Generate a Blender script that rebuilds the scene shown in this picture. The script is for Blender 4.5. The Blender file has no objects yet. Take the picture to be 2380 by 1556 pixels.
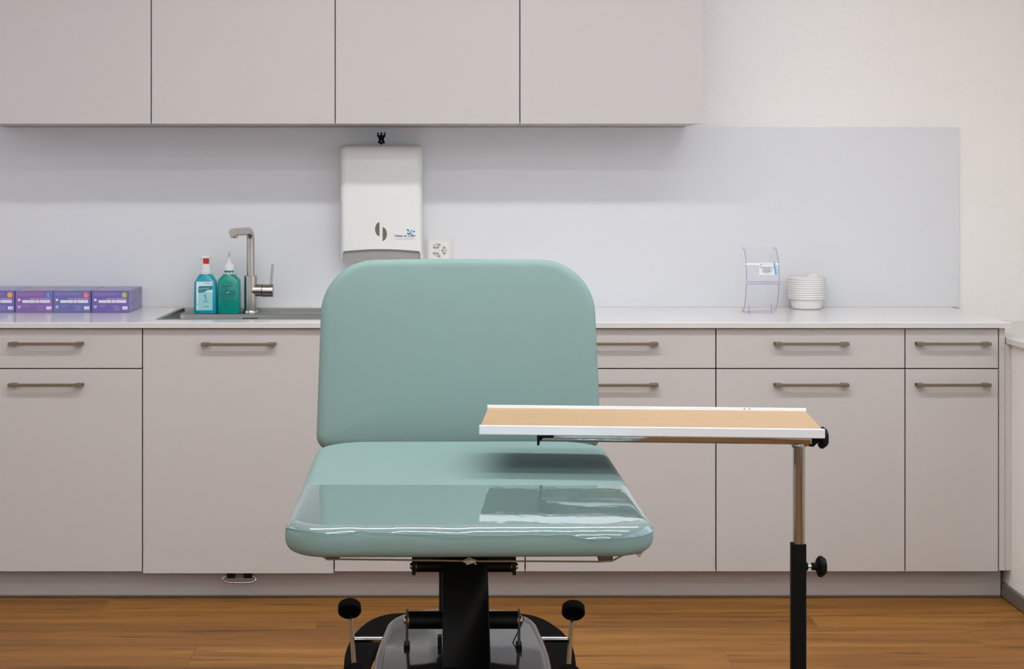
import bpy, bmesh, math, random
from mathutils import Vector, Matrix, noise

random.seed(7)
scene = bpy.context.scene
COL = scene.collection
PI = math.pi

# ------------------------------------------------------------------ camera model (metres; image 2380x1556)
F, VX, VY, CH = 3900.0, 1060.0, 420.0, 1.326
def P(px, py, d):
    return Vector(((px - VX) * d / F, d, CH - (py - VY) * d / F))
def XX(px, d): return (px - VX) * d / F
def ZZ(py, d): return CH - (py - VY) * d / F

# ------------------------------------------------------------------ materials
def lin(c):
    c = c / 255.0
    return c / 12.92 if c <= 0.04045 else ((c + 0.055) / 1.055) ** 2.4
def rgb(r, g, b): return (lin(r), lin(g), lin(b), 1.0)

def base_mat(name):
    m = bpy.data.materials.new(name); m.use_nodes = True
    nt = m.node_tree; nt.nodes.clear()
    out = nt.nodes.new('ShaderNodeOutputMaterial')
    return m, nt, out
def N(nt, t, **kw):
    n = nt.nodes.new(t)
    for k, v in kw.items(): setattr(n, k, v)
    return n
def pmat(name, color, rough=0.5, metal=0.0, spec=0.5, bump=None, var=None, coat=0.0, aniso=None):
    """principled surface; bump = (scale, strength, distance); var = (scale, amount) tone variation of the surface itself"""
    m, nt, out = base_mat(name)
    b = N(nt, 'ShaderNodeBsdfPrincipled')
    b.inputs['Base Color'].default_value = color
    b.inputs['Roughness'].default_value = rough
    b.inputs['Metallic'].default_value = metal
    b.inputs['Specular IOR Level'].default_value = spec
    b.inputs['Coat Weight'].default_value = coat
    nt.links.new(b.outputs[0], out.inputs[0])
    tc = N(nt, 'ShaderNodeTexCoord')
    if var:
        nz = N(nt, 'ShaderNodeTexNoise'); nz.inputs['Scale'].default_value = var[0]; nz.inputs['Detail'].default_value = 4
        nt.links.new(tc.outputs['Object'], nz.inputs['Vector'])
        mr = N(nt, 'ShaderNodeMapRange'); mr.inputs['To Min'].default_value = 1 - var[1]; mr.inputs['To Max'].default_value = 1 + var[1]
        nt.links.new(nz.outputs['Fac'], mr.inputs['Value'])
        mx = N(nt, 'ShaderNodeVectorMath', operation='SCALE'); mx.inputs[0].default_value = color[:3]
        nt.links.new(mr.outputs[0], mx.inputs['Scale']); nt.links.new(mx.outputs[0], b.inputs['Base Color'])
    if bump or aniso:
        nz = N(nt, 'ShaderNodeTexNoise'); nz.inputs['Detail'].default_value = 3
        sc = (bump or aniso)[0]
        nz.inputs['Scale'].default_value = sc
        if aniso:
            mp = N(nt, 'ShaderNodeMapping'); mp.inputs['Scale'].default_value = aniso[3]
            nt.links.new(tc.outputs['Object'], mp.inputs['Vector']); nt.links.new(mp.outputs[0], nz.inputs['Vector'])
        else:
            nt.links.new(tc.outputs['Object'], nz.inputs['Vector'])
        bp = N(nt, 'ShaderNodeBump'); bp.inputs['Strength'].default_value = (bump or aniso)[1]; bp.inputs['Distance'].default_value = (bump or aniso)[2]
        nt.links.new(nz.outputs['Fac'], bp.inputs['Height']); nt.links.new(bp.outputs[0], b.inputs['Normal'])
    return m
def clear_mat(name, tint, f0=0.04, power=5.0, rough=0.02, bump=None, spec_col=(1, 1, 1, 1)):
    """thin clear sheet: see-through with a Fresnel gloss"""
    m, nt, out = base_mat(name)
    tr = N(nt, 'ShaderNodeBsdfTransparent'); tr.inputs[0].default_value = tint
    gl = N(nt, 'ShaderNodeBsdfGlossy'); gl.inputs['Roughness'].default_value = rough; gl.inputs['Color'].default_value = spec_col
    lw = N(nt, 'ShaderNodeLayerWeight'); lw.inputs['Blend'].default_value = 0.5
    pw = N(nt, 'ShaderNodeMath', operation='POWER'); pw.inputs[1].default_value = power; nt.links.new(lw.outputs['Facing'], pw.inputs[0])
    fr = N(nt, 'ShaderNodeMapRange'); fr.inputs['To Min'].default_value = f0; fr.inputs['To Max'].default_value = 1.0; nt.links.new(pw.outputs[0], fr.inputs['Value'])
    mx = N(nt, 'ShaderNodeMixShader')
    nt.links.new(fr.outputs[0], mx.inputs[0]); nt.links.new(tr.outputs[0], mx.inputs[1]); nt.links.new(gl.outputs[0], mx.inputs[2])
    nt.links.new(mx.outputs[0], out.inputs[0])
    if bump:
        tc = N(nt, 'ShaderNodeTexCoord'); nz = N(nt, 'ShaderNodeTexNoise'); nz.inputs['Scale'].default_value = bump[0]
        nt.links.new(tc.outputs['Object'], nz.inputs['Vector'])
        bp = N(nt, 'ShaderNodeBump'); bp.inputs['Strength'].default_value = bump[1]; bp.inputs['Distance'].default_value = bump[2]
        nt.links.new(nz.outputs['Fac'], bp.inputs['Height'])
        nt.links.new(bp.outputs[0], gl.inputs['Normal'])
    return m
def emit_mat(name, color, strength):
    m, nt, out = base_mat(name)
    e = N(nt, 'ShaderNodeEmission'); e.inputs[0].default_value = color; e.inputs[1].default_value = strength
    nt.links.new(e.outputs[0], out.inputs[0]); return m

def floor_mat():
    m, nt, out = base_mat('oak_planks')
    L = nt.links.new
    tc = N(nt, 'ShaderNodeTexCoord'); sp = N(nt, 'ShaderNodeSeparateXYZ'); L(tc.outputs['Object'], sp.inputs[0])
    def M(op, a, b=None, c=None):
        n = N(nt, 'ShaderNodeMath', operation=op)
        for i, v in enumerate((a, b, c)):
            if v is None: continue
            if hasattr(v, 'links'): L(v, n.inputs[i])
            else: n.inputs[i].default_value = v
        return n.outputs[0]
    X, Y = sp.outputs['X'], sp.outputs['Y']
    W, LEN = 0.193, 1.49
    t = M('DIVIDE', M('SUBTRACT', Y, 4.577), W)
    row = M('FLOOR', t); fy = M('FRACT', t)
    wn = N(nt, 'ShaderNodeTexWhiteNoise', noise_dimensions='1D'); L(row, wn.inputs['W'])
    off = M('MULTIPLY', M('MULTIPLY', wn.outputs['Value'], LEN), M('LESS_THAN', row, -0.5))
    for k, v in ((0, -0.735), (1, 0.015), (2, -0.415), (3, -1.095)):
        off = M('ADD', off, M('MULTIPLY', M('COMPARE', row, float(k), 0.1), v))
    u = M('DIVIDE', M('SUBTRACT', X, off), LEN)
    cell = M('FLOOR', u); fx = M('FRACT', u)
    cid = N(nt, 'ShaderNodeCombineXYZ'); L(row, cid.inputs[0]); L(cell, cid.inputs[1])
    wc = N(nt, 'ShaderNodeTexWhiteNoise', noise_dimensions='3D'); L(cid.outputs[0], wc.inputs['Vector'])
    # grain coordinates: stretched along X, shifted per plank
    gx = M('MULTIPLY', X, 1.0); gy = M('MULTIPLY', Y, 1.0)
    gv = N(nt, 'ShaderNodeCombineXYZ'); L(gx, gv.inputs[0]); L(gy, gv.inputs[1]); L(M('MULTIPLY', wc.outputs['Value'], 37.0), gv.inputs[2])
    def grain(sx, sy, sc, det, dist=0.0):
        mp = N(nt, 'ShaderNodeMapping'); mp.inputs['Scale'].default_value = (sx, sy, 1)
        L(gv.outputs[0], mp.inputs['Vector'])
        nz = N(nt, 'ShaderNodeTexNoise'); nz.inputs['Scale'].default_value = sc; nz.inputs['Detail'].default_value = det
        nz.inputs['Distortion'].default_value = dist
        L(mp.outputs[0], nz.inputs['Vector']); return nz.outputs['Fac']
    g1 = grain(0.9, 16, 1.5, 5, 0.3)     # broad bands
    g2 = grain(3.0, 120, 2.0, 6)         # fine fibre
    g3 = grain(2.2, 26, 1.6, 4, 0.6)     # dark cathedral streaks
    mixv = M('ADD', M('ADD', M('MULTIPLY', g1, 0.62), M('MULTIPLY', g2, 0.28)), M('MULTIPLY', wc.outputs['Value'], 0.20))
    cr = N(nt, 'ShaderNodeValToRGB'); L(mixv, cr.inputs[0])
    e = cr.color_ramp.elements
    e[0].position = 0.30; e[0].color = FLOOR_COLS[0]
    e[1].position = 0.78; e[1].color = FLOOR_COLS[2]
    k = cr.color_ramp.elements.new(0.55); k.color = FLOOR_COLS[1]
    st = N(nt, 'ShaderNodeMapRange'); st.inputs['From Min'].default_value = 0.55; st.inputs['From Max'].default_value = 0.73
    st.inputs['To Min'].default_value = 1.0; st.inputs['To Max'].default_value = 0.50
    L(g3, st.inputs['Value'])
    # joints
    ey = M('MINIMUM', fy, M('SUBTRACT', 1.0, fy)); ex = M('MINIMUM', fx, M('SUBTRACT', 1.0, fx))
    jy = M('LESS_THAN', M('MULTIPLY', ey, W), 0.0006); jx = M('LESS_THAN', M('MULTIPLY', ex, LEN), 0.0012)
    j = M('SUBTRACT', 1.0, M('MULTIPLY', M('MAXIMUM', jy, jx), 0.30))
    sc = M('MULTIPLY', st.outputs[0], j)
    vm = N(nt, 'ShaderNodeVectorMath', operation='SCALE'); L(cr.outputs[0], vm.inputs[0]); L(sc, vm.inputs['Scale'])
    b = N(nt, 'ShaderNodeBsdfPrincipled'); b.inputs['Roughness'].default_value = 0.5; b.inputs['Specular IOR Level'].default_value = 0.3
    L(vm.outputs[0], b.inputs['Base Color'])
    bp = N(nt, 'ShaderNodeBump'); bp.inputs['Strength'].default_value = 0.15; bp.inputs['Distance'].default_value = 0.002
    L(g2, bp.inputs['Height']); L(bp.outputs[0], b.inputs['Normal'])
    L(b.outputs[0], out.inputs[0])
    return m
FLOOR_COLS = [rgb(100, 62, 23), rgb(145, 95, 38), rgb(170, 119, 54)]

def beech_mat():
    m, nt, out = base_mat('beech_veneer')
    L = nt.links.new
    tc = N(nt, 'ShaderNodeTexCoord'); mp = N(nt, 'ShaderNodeMapping'); mp.inputs['Scale'].default_value = (3, 60, 3)
    L(tc.outputs['Object'], mp.inputs[0])
    nz = N(nt, 'ShaderNodeTexNoise'); nz.inputs['Scale'].default_value = 3; nz.inputs['Detail'].default_value = 5; L(mp.outputs[0], nz.inputs['Vector'])
    cr = N(nt, 'ShaderNodeValToRGB'); L(nz.outputs['Fac'], cr.inputs[0])
    cr.color_ramp.elements[0].position = .3; cr.color_ramp.elements[0].color = rgb(164, 131, 93)
    cr.color_ramp.elements[1].position = .7; cr.color_ramp.elements[1].color = rgb(175, 144, 107)
    b = N(nt, 'ShaderNodeBsdfPrincipled'); b.inputs['Roughness'].default_value = 0.42
    L(cr.outputs[0], b.inputs['Base Color']); L(b.outputs[0], out.inputs[0]); return m

MT = {}
MT['wall'] = pmat('white_textured_plaster', rgb(240, 235, 231), 0.9, spec=0.2, bump=(190, 0.55, 0.004))
MT['ceiling'] = pmat('white_ceiling_paint', rgb(240, 239, 237), 0.9, spec=0.2)
MT['floor'] = floor_mat()
MT['cab'] = pmat('pearl_grey_laminate', rgb(190, 183, 179), 0.42, spec=0.35)
MT['cab_in'] = pmat('dark_cabinet_gap', rgb(40, 42, 46), 0.7)  # near-black colour stands in for shade in the door gaps
MT['worktop'] = pmat('white_worktop_laminate', rgb(238, 235, 234), 0.16, spec=0.5)
MT['splash'] = pmat('cool_grey_splashback', rgb(217, 216, 218), 0.33, spec=0.45)
MT['plinth'] = pmat('grey_plinth_laminate', rgb(178, 171, 167), 0.5, spec=0.3)
MT['seal'] = pmat('dark_grey_seal', rgb(112, 102, 92), 0.6)
MT['nickel'] = pmat('brushed_nickel', rgb(132, 120, 104), 0.42, 1.0)
MT['steel'] = pmat('brushed_steel', rgb(186, 180, 172), 0.24, 1.0, aniso=(60, 0.05, 0.001, (1, 1, 30)))
MT['sink'] = pmat('satin_sink_steel', rgb(152, 152, 148), 0.36, 1.0)
MT['sill'] = pmat('white_sill', rgb(224, 220, 214), 0.4)
MT['basebd'] = pmat('grey_baseboard', rgb(104, 96, 90), 0.45)
MT['mint'] = pmat('mint_vinyl', rgb(116, 139, 135), 0.58, spec=0.28, bump=(900, 0.12, 0.0006))
MT['black'] = pmat('black_powder_coat', rgb(9, 8, 7), 0.5, spec=0.2)
MT['blacks'] = pmat('black_matt_coat', rgb(9, 8, 7), 0.75, spec=0.04)
MT['blackp'] = pmat('black_plastic', rgb(6, 6, 6), 0.6, spec=0.12)
MT['dgrey'] = pmat('dark_grey_steel', rgb(62, 60, 57), 0.45, spec=0.4)
MT['hood'] = pmat('glossy_grey_shell', rgb(44, 39, 37), 0.07, spec=0.3)
MT['chrome'] = pmat('polished_chrome', rgb(158, 155, 151), 0.07, 1.0)
MT['dchrome'] = pmat('floor_reflection_chrome', rgb(150, 128, 96), 0.16, 1.0)  # chrome rods; dark floor reflection is put into the colour
MT['alu'] = pmat('satin_aluminium', rgb(222, 224, 228), 0.38, 0.55, spec=0.5, aniso=(40, 0.05, 0.0006, (1, 30, 30)))
MT['copper'] = pmat('bronze_bushing', rgb(170, 110, 40), 0.35, 0.8)
MT['beech'] = beech_mat()
MT['block'] = pmat('olive_brown_block', rgb(92, 84, 68), 0.6)
MT['cord'] = pmat('beige_elastic_cord', rgb(128, 116, 92), 0.8)
MT['cordl'] = pmat('pale_cord_knot', rgb(182, 170, 152), 0.8)
MT['film'] = clear_mat('clear_vinyl_sheet', (0.95, 0.965, 0.975, 1), f0=0.085, power=3.4, rough=0.015, bump=(55, 0.05, 0.002))
MT['filmedge'] = pmat('blue_grey_vinyl_edge', rgb(104, 140, 146), 0.25)
MT['acryl'] = clear_mat('clear_acrylic', (0.985, 0.982, 0.99, 1), f0=0.035, rough=0.02)
MT['acryledge'] = pmat('violet_acrylic_edge', rgb(150, 140, 186), 0.2)
MT['white'] = pmat('white_plastic', rgb(228, 225, 221), 0.3, spec=0.5)
MT['whitem'] = pmat('white_matt_plastic', rgb(230, 226, 222), 0.5)
MT['socket'] = pmat('socket_white', rgb(222, 217, 210), 0.35)
MT['socketr'] = pmat('socket_recess_shade_screw', rgb(200, 193, 184), 0.45)  # greyer tone stands in for shade in the recesses; also the screw
MT['chute'] = pmat('grey_paper_chute', rgb(150, 147, 142), 0.6)
MT['slot'] = pmat('brown_grey_slot', rgb(112, 102, 88), 0.6)
MT['navy'] = pmat('navy_print', rgb(44, 62, 110), 0.5)
MT['cyan'] = pmat('cyan_print', rgb(0, 134, 190), 0.5)
MT['print_grey'] = pmat('grey_print', rgb(158, 158, 166), 0.6)
MT['ink'] = pmat('black_ink', rgb(40, 40, 42), 0.6)
MT['orange'] = pmat('orange_print', rgb(226, 150, 30), 0.5)
MT['blue'] = pmat('blue_print', rgb(0, 126, 200), 0.5)
MT['pink'] = pmat('pink_print', rgb(226, 96, 122), 0.5)
MT['green'] = pmat('green_print', rgb(142, 170, 30), 0.5)
MT['wprint'] = pmat('white_print', rgb(226, 222, 230), 0.5)
MT['vprint'] = pmat('pale_violet_print', rgb(138, 120, 176), 0.5)
MT['mprint'] = pmat('mauve_print', rgb(168, 130, 176), 0.5)
MT['cardin'] = pmat('salmon_tear_strip', rgb(216, 168, 146), 0.6)
MT['red'] = pmat('red_plastic', rgb(196, 8, 16), 0.4)
MT['teal'] = pmat('blue_teal_liquid_bottle', rgb(14, 150, 172), 0.22, spec=0.5)
MT['tealpale'] = pmat('pale_clear_neck', rgb(160, 196, 204), 0.25)
MT['greenb'] = pmat('green_gel_bottle', rgb(0, 140, 126), 0.2, spec=0.5)
MT['greend'] = pmat('dark_green_print', rgb(0, 92, 88), 0.5)
MT['greenm'] = pmat('mid_green_print', rgb(0, 120, 108), 0.5)
MT['labelw'] = pmat('pale_label', rgb(214, 228, 232), 0.5)
MT['labelt'] = pmat('aqua_label', rgb(156, 210, 208), 0.5)
MT['labeld'] = pmat('teal_label_band', rgb(10, 128, 136), 0.5)
MT['skyb'] = pmat('sky_blue_print', rgb(84, 164, 206), 0.5)
MT['sticker'] = pmat('white_sticker', rgb(222, 220, 222), 0.5)
MT['lime'] = pmat('lime_plastic', rgb(190, 196, 60), 0.5)
MT['dust'] = pmat('ochre_chip', rgb(176, 128, 62), 0.7)
MT['glass'] = clear_mat('window_glass', (0.96, 0.97, 0.97, 1), rough=0.0)
MT['frame'] = pmat('white_window_frame', rgb(224, 224, 224), 0.4)
MT['lamp'] = emit_mat('lamp_diffuser', (0.955, 0.99, 0.995, 1), 32.5)
def carton(r, g, b): return pmat('violet_carton', rgb(r, g, b), 0.2, spec=0.6)

# ------------------------------------------------------------------ object helpers
def link(o): COL.objects.link(o); return o
def setp(o, label=None, cat=None, group=None, kind=None):
    if label: o['label'] = label
    if cat: o['category'] = cat
    if group: o['group'] = group
    if kind: o['kind'] = kind
    return o
def thing(name, label, cat, loc=(0, 0, 0), group=None):
    o = link(bpy.data.objects.new(name, None)); o.location = loc; o.empty_display_size = 0.05
    return setp(o, label, cat, group)
def obj(name, bm, mats, parent=None, smooth=None, label=None):
    """links bm as ONE mesh object; geometry is given in world coordinates"""
    me = bpy.data.meshes.new(name)
    bmesh.ops.recalc_face_normals(bm, faces=bm.faces)
    bm.to_mesh(me); bm.free()
    if not isinstance(mats, (list, tuple)): mats = [mats]
    for m in mats: me.materials.append(m)
    o = link(bpy.data.objects.new(name, me))
    if smooth is not None:
        for p in me.polygons: p.use_smooth = True
        me.set_sharp_from_angle(angle=math.radians(smooth))
    if parent is not None:
        o.parent = parent
        if parent.type == 'EMPTY': o.matrix_parent_inverse = parent.matrix_basis.inverted()
    if label: o['label'] = label
    if name in SPLIT: split(o)
    return o
def solo(name, bm, mats, label, cat, group=None, smooth=None):
    return setp(obj(name, bm, mats, None, smooth), label, cat, group)
def struct(name, bm, mats, smooth=None):
    return setp(obj(name, bm, mats, None, smooth), kind='structure')
def NB(): return bmesh.new()
def box(bm, x0, x1, y0, y1, z0, z1, bev=0.0, seg=2, mi=0):
    vs = [bm.verts.new(p) for p in ((x0, y0, z0), (x1, y0, z0), (x1, y1, z0), (x0, y1, z0), (x0, y0, z1), (x1, y0, z1), (x1, y1, z1), (x0, y1, z1))]
    fs = [bm.faces.new([vs[i] for i in q]) for q in ((3, 2, 1, 0), (4, 5, 6, 7), (0, 1, 5, 4), (1, 2, 6, 5), (2, 3, 7, 6), (3, 0, 4, 7))]
    for f in fs: f.material_index = mi
    if bev > 0:
        es = list({e for f in fs for e in f.edges})
        r = bmesh.ops.bevel(bm, geom=es, offset=bev, segments=seg, profile=0.5, affect='EDGES')
        for f in r['faces']: f.material_index = mi
    return vs
def obox(bm, c, ax, ay, az, hx, hy, hz, bev=0.0, seg=2):
    """box oriented on three unit axes"""
    b2 = NB(); box(b2, -hx, hx, -hy, hy, -hz, hz, bev, seg)
    M = Matrix((ax, ay, az)).transposed().to_4x4(); M.translation = c
    merge(bm, b2, M)
def merge(bm, b2, M=None):
    if M is not None: bmesh.ops.transform(b2, matrix=M, verts=b2.verts)
    me = bpy.data.meshes.new('tmp'); b2.to_mesh(me); b2.free()
    bm.from_mesh(me); bpy.data.meshes.remove(me)
def frames(pts):
    pts = [Vector(p) for p in pts]; T = []
    for i in range(len(pts)):
        a = pts[max(i - 1, 0)]; b = pts[min(i + 1, len(pts) - 1)]
        T.append((b - a).normalized())
    up = Vector((0, 0, 1)) if abs(T[0].z) < 0.9 else Vector((0, 1, 0))
    n = (up - T[0] * up.dot(T[0])).normalized(); out = []
    for i, t in enumerate(T):
        n = (n - t * n.dot(t)).normalized(); out.append((pts[i], n, t.cross(n)))
    return out
def tube(bm, pts, r, seg=12, caps=True, closed=False, mi=0):
    rs = r if isinstance(r, (list, tuple)) else [r] * len(pts)
    rings = []
    for (p, n, b), rr in zip(frames(pts), rs):
        rings.append([bm.verts.new(p + (n * math.cos(2 * PI * k / seg) + b * math.sin(2 * PI * k / seg)) * rr) for k in range(seg)])
    pr = list(zip(rings[:-1], rings[1:]))
    if closed: pr.append((rings[-1], rings[0]))
    for a, b in pr:
        for k in range(seg):
            f = bm.faces.new((a[k], a[(k + 1) % seg], b[(k + 1) % seg], b[k])); f.material_index = mi
    if caps and not closed:
        bm.faces.new(rings[0][::-1]).material_index = mi; bm.faces.new(rings[-1]).material_index = mi
def lathe(bm, prof, c, axis=(0, 0, 1), seg=28, mi=0):
    """prof = [(radius, height along axis)]"""
    ax = Vector(axis).normalized(); u = ax.orthogonal().normalized(); v = ax.cross(u); c = Vector(c)
    rings = []
    for r, h in prof:
        if r < 1e-6: rings.append([bm.verts.new(c + ax * h)])
        else: rings.append([bm.verts.new(c + ax * h + (u * math.cos(2 * PI * k / seg) + v * math.sin(2 * PI * k / seg)) * r) for k in range(seg)])
    for a, b in zip(rings[:-1], rings[1:]):
        for k in range(seg):
            k2 = (k + 1) % seg
            q = [a[k % len(a)], a[k2 % len(a)], b[k2 % len(b)], b[k % len(b)]]
            q2 = []
            for x in q:
                if x not in q2: q2.append(x)
            if len(q2) >= 3: bm.faces.new(q2).material_index = mi
    if len(rings[0]) > 1: bm.faces.new(rings[0][::-1]).material_index = mi
    if len(rings[-1]) > 1: bm.faces.new(rings[-1]).material_index = mi
def prism(bm, poly, fn0, fn1, mi=0):
    """closed outline lifted to 3-D by fn0 (near) and fn1 (far)"""
    a = [bm.verts.new(fn0(p)) for p in poly]; b = [bm.verts.new(fn1(p)) for p in poly]
    n = len(poly)
    bm.faces.new(a).material_index = mi; bm.faces.new(b[::-1]).material_index = mi
    for i in range(n):
        bm.faces.new((a[i], b[i], b[(i + 1) % n], a[(i + 1) % n])).material_index = mi
def front_prism(bm, poly, y0, y1, mi=0):
    prism(bm, poly, lambda p: (p[0], y0, p[1]), lambda p: (p[0], y1, p[1]), mi)
def plan_prism(bm, poly, z0, z1, mi=0):
    prism(bm, poly, lambda p: (p[0], p[1], z0), lambda p: (p[0], p[1], z1), mi)
def rrect(x0, x1, y0, y1, r, n=6):
    """rounded rectangle outline; r = one radius or four (x0y0, x1y0, x1y1, x0y1)"""
    rs = r if isinstance(r, (list, tuple)) else [r] * 4
    out = []
    for (cx, cy, sx, sy, a0), rr in zip(((x0, y0, 1, 1, PI), (x1, y0, -1, 1, 1.5 * PI), (x1, y1, -1, -1, 0), (x0, y1, 1, -1, 0.5 * PI)), rs):
        if rr < 1e-6: out.append((cx, cy)); continue
        for k in range(n + 1):
            a = a0 + 0.5 * PI * k / n
            out.append((cx + sx * rr + rr * math.cos(a), cy + sy * rr + rr * math.sin(a)))
    return out
def split(o):
    """each loose piece of o becomes a part of its own with the same name"""
    bm = NB(); bm.from_mesh(o.data); bm.verts.ensure_lookup_table(); seen = {}; k = 0
    for v in bm.verts:
        if v.index in seen: continue
        st = [v]; seen[v.index] = k
        while st:
            a = st.pop()
            for e in a.link_edges:
                b = e.other_vert(a)
                if b.index not in seen: seen[b.index] = k; st.append(b)
        k += 1
    bm.free()
    for q in range(1, k):
        c = o.copy(); c.data = o.data.copy(); COL.objects.link(c)
        b2 = NB(); b2.from_mesh(c.data); b2.verts.ensure_lookup_table()
        bmesh.ops.delete(b2, geom=[v for v in b2.verts if seen[v.index] != q], context='VERTS'); b2.to_mesh(c.data); b2.free()
    b2 = NB(); b2.from_mesh(o.data); b2.verts.ensure_lookup_table()
    bmesh.ops.delete(b2, geom=[v for v in b2.verts if seen[v.index] != 0], context='VERTS'); b2.to_mesh(o.data); b2.free()
    return o
SPLIT = ('support_plate', 'plate_grommet', 'bronze_washer', 'pull_mount', 'joint_bracket', 'pivot_bolt', 'lid_side', 'hopper_side', 'edge', 'support_foot',
         'plug_recess_shade', 'contact_hole', 'sheet_tab', 'post_rib', 'cabinet_foot', 'chipped_speck', 'flange')
def disc(bm, c, r, axis=(0, -1, 0), h=0.0006, seg=24, mi=0):
    lathe(bm, [(r, 0), (r, h)], c, axis, seg, mi)
def text_bm(s, size, M, bold=0.0, shear=0.0, depth=0.0003, align='CENTER', width=None, space=1.0):
    cu = bpy.data.curves.new('txt', 'FONT'); cu.body = s; cu.size = size; cu.extrude = depth; cu.offset = bold * size
    cu.shear = shear; cu.align_x = align; cu.align_y = 'CENTER'; cu.resolution_u = 3; cu.space_character = space
    o = bpy.data.objects.new('txt', cu); COL.objects.link(o)
    dg = bpy.context.evaluated_depsgraph_get(); dg.update()
    me = bpy.data.meshes.new_from_object(o.evaluated_get(dg))
    bm = NB(); bm.from_mesh(me)
    bpy.data.meshes.remove(me); bpy.data.objects.remove(o); bpy.data.curves.remove(cu)
    if width and bm.verts:
        xs = [v.co.x for v in bm.verts]; w = max(xs) - min(xs)
        c = (max(xs) + min(xs)) / 2 if align == 'CENTER' else min(xs)
        for v in bm.verts: v.co.x = (v.co.x - c) * width / w
    bmesh.ops.transform(bm, matrix=M, verts=bm.verts)
    return bm
def front_M(x, y, z, rz=0.0):
    """text plane that faces the camera side (-Y)"""
    return Matrix.Translation((x, y, z)) @ Matrix.Rotation(rz, 4, 'Z') @ Matrix.Rotation(PI / 2, 4, 'X')
def add_text(bm, s, size, M, **kw): merge(bm, text_bm(s, size, M, **kw))
def cut(o, bmc):
    """subtract the solid bmc from mesh object o"""
    me = bpy.data.meshes.new('cutter'); bmesh.ops.recalc_face_normals(bmc, faces=bmc.faces); bmc.to_mesh(me); bmc.free()
    c = bpy.data.objects.new('cutter', me); COL.objects.link(c)
    md = o.modifiers.new('b', 'BOOLEAN'); md.object = c; md.operation = 'DIFFERENCE'; md.solver = 'EXACT'
    dg = bpy.context.evaluated_depsgraph_get(); dg.update()
    new = bpy.data.meshes.new_from_object(o.evaluated_get(dg))
    old = o.data; nm = old.name
    o.modifiers.clear(); o.data = new; bpy.data.meshes.remove(old); new.name = nm
    bpy.data.objects.remove(c); bpy.data.meshes.remove(me)
def arc(cx, cy, r, a0, a1, n=8, ry=None):
    ry = ry or r
    return [(cx + r * math.cos(a0 + (a1 - a0) * k / n), cy + ry * math.sin(a0 + (a1 - a0) * k / n)) for k in range(n + 1)]
def interp(tab, x):
    if x <= tab[0][0]: return tab[0][1]
    for (a, b), (c, d) in zip(tab[:-1], tab[1:]):
        if x <= c:
            t = (x - a) / (c - a); t = t * t * (3 - 2 * t); return b + (d - b) * t
    return tab[-1][1]

# ------------------------------------------------------------------ the room
WALL_Y, RIGHT_X, LEFT_X, NEAR_Y, CEIL = 5.90, 1.746, -2.55, -2.9, 2.72
GLASS_X = 2.12
bm = NB(); box(bm, LEFT_X - .2, GLASS_X + .2, NEAR_Y - .2, WALL_Y + .2, -0.1, 0); struct('floor', bm, MT['floor'])
bm = NB(); box(bm, LEFT_X - .2, GLASS_X + .2, NEAR_Y - .2, WALL_Y + .2, CEIL, CEIL + .1); struct('ceiling', bm, MT['ceiling'])
bm = NB(); box(bm, LEFT_X - .2, GLASS_X + .2, WALL_Y, WALL_Y + .2, 0, CEIL); struct('wall_back', bm, MT['wall'])
NW = (-2.0, 1.7, 0.80, 2.46)
bm = NB(); box(bm, LEFT_X - .2, NW[0], NEAR_Y - .2, NEAR_Y, 0, CEIL); box(bm, NW[1], GLASS_X + .2, NEAR_Y - .2, NEAR_Y, 0, CEIL)
box(bm, NW[0], NW[1], NEAR_Y - .2, NEAR_Y, 0, NW[2]); box(bm, NW[0], NW[1], NEAR_Y - .2, NEAR_Y, NW[3], CEIL)
struct('wall_near', bm, MT['wall'])
# right: parapet below the windows, sill on top, wall with an opening above it
bm = NB(); box(bm, RIGHT_X, GLASS_X + .2, NEAR_Y, WALL_Y, 0, 0.812)
box(bm, GLASS_X - .03, GLASS_X + .2, NEAR_Y, WALL_Y, 2.42, CEIL)
box(bm, GLASS_X - .03, GLASS_X + .2, 4.75, WALL_Y, 0.812, 2.42); box(bm, GLASS_X - .03, GLASS_X + .2, NEAR_Y, -0.6, 0.812, 2.42)
struct('wall_right', bm, MT['wall'])
bm = NB(); box(bm, 1.7295, GLASS_X - .03, NEAR_Y, WALL_Y - 0.001, 0.8125, 0.832, 0.002)
struct('trim_1', bm, MT['sill'])
# left wall with a window opening
LW = (3.3, 5.0, 0.95, 2.35)
bm = NB(); box(bm, LEFT_X - .2, LEFT_X, NEAR_Y, LW[0], 0, CEIL); box(bm, LEFT_X - .2, LEFT_X, LW[1], WALL_Y, 0, CEIL)
box(bm, LEFT_X - .2, LEFT_X, LW[0], LW[1], 0, LW[2]); box(bm, LEFT_X - .2, LEFT_X, LW[0], LW[1], LW[3], CEIL)
struct('wall_left', bm, MT['wall'])
def window(name, x, y0, y1, z0, z1, panes, turn=False):
    bm = NB(); t = 0.06
    for a, b, c, d in ((y0, y1, z0, z0 + t), (y0, y1, z1 - t, z1), (y0, y0 + t, z0, z1), (y1 - t, y1, z0, z1)):
        box(bm, x - .03, x + .03, a, b, c, d, 0.004)
    for k in range(1, panes):
        yy = y0 + (y1 - y0) * k / panes; box(bm, x - .03, x + .03, yy - .035, yy + .035, z0, z1, 0.004)
    RT = Matrix.Rotation(PI / 2, 4, 'Z') if turn else Matrix.Identity(4)     # turned: the wall runs along X
    bmesh.ops.transform(bm, matrix=RT, verts=bm.verts)
    w = struct(name, bm, MT['frame'])
    bm = NB(); box(bm, x - .004, x + .004, y0 + .03, y1 - .03, z0 + .03, z1 - .03); bmesh.ops.transform(bm, matrix=RT, verts=bm.verts); obj('pane', bm, MT['glass'], w)
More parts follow.
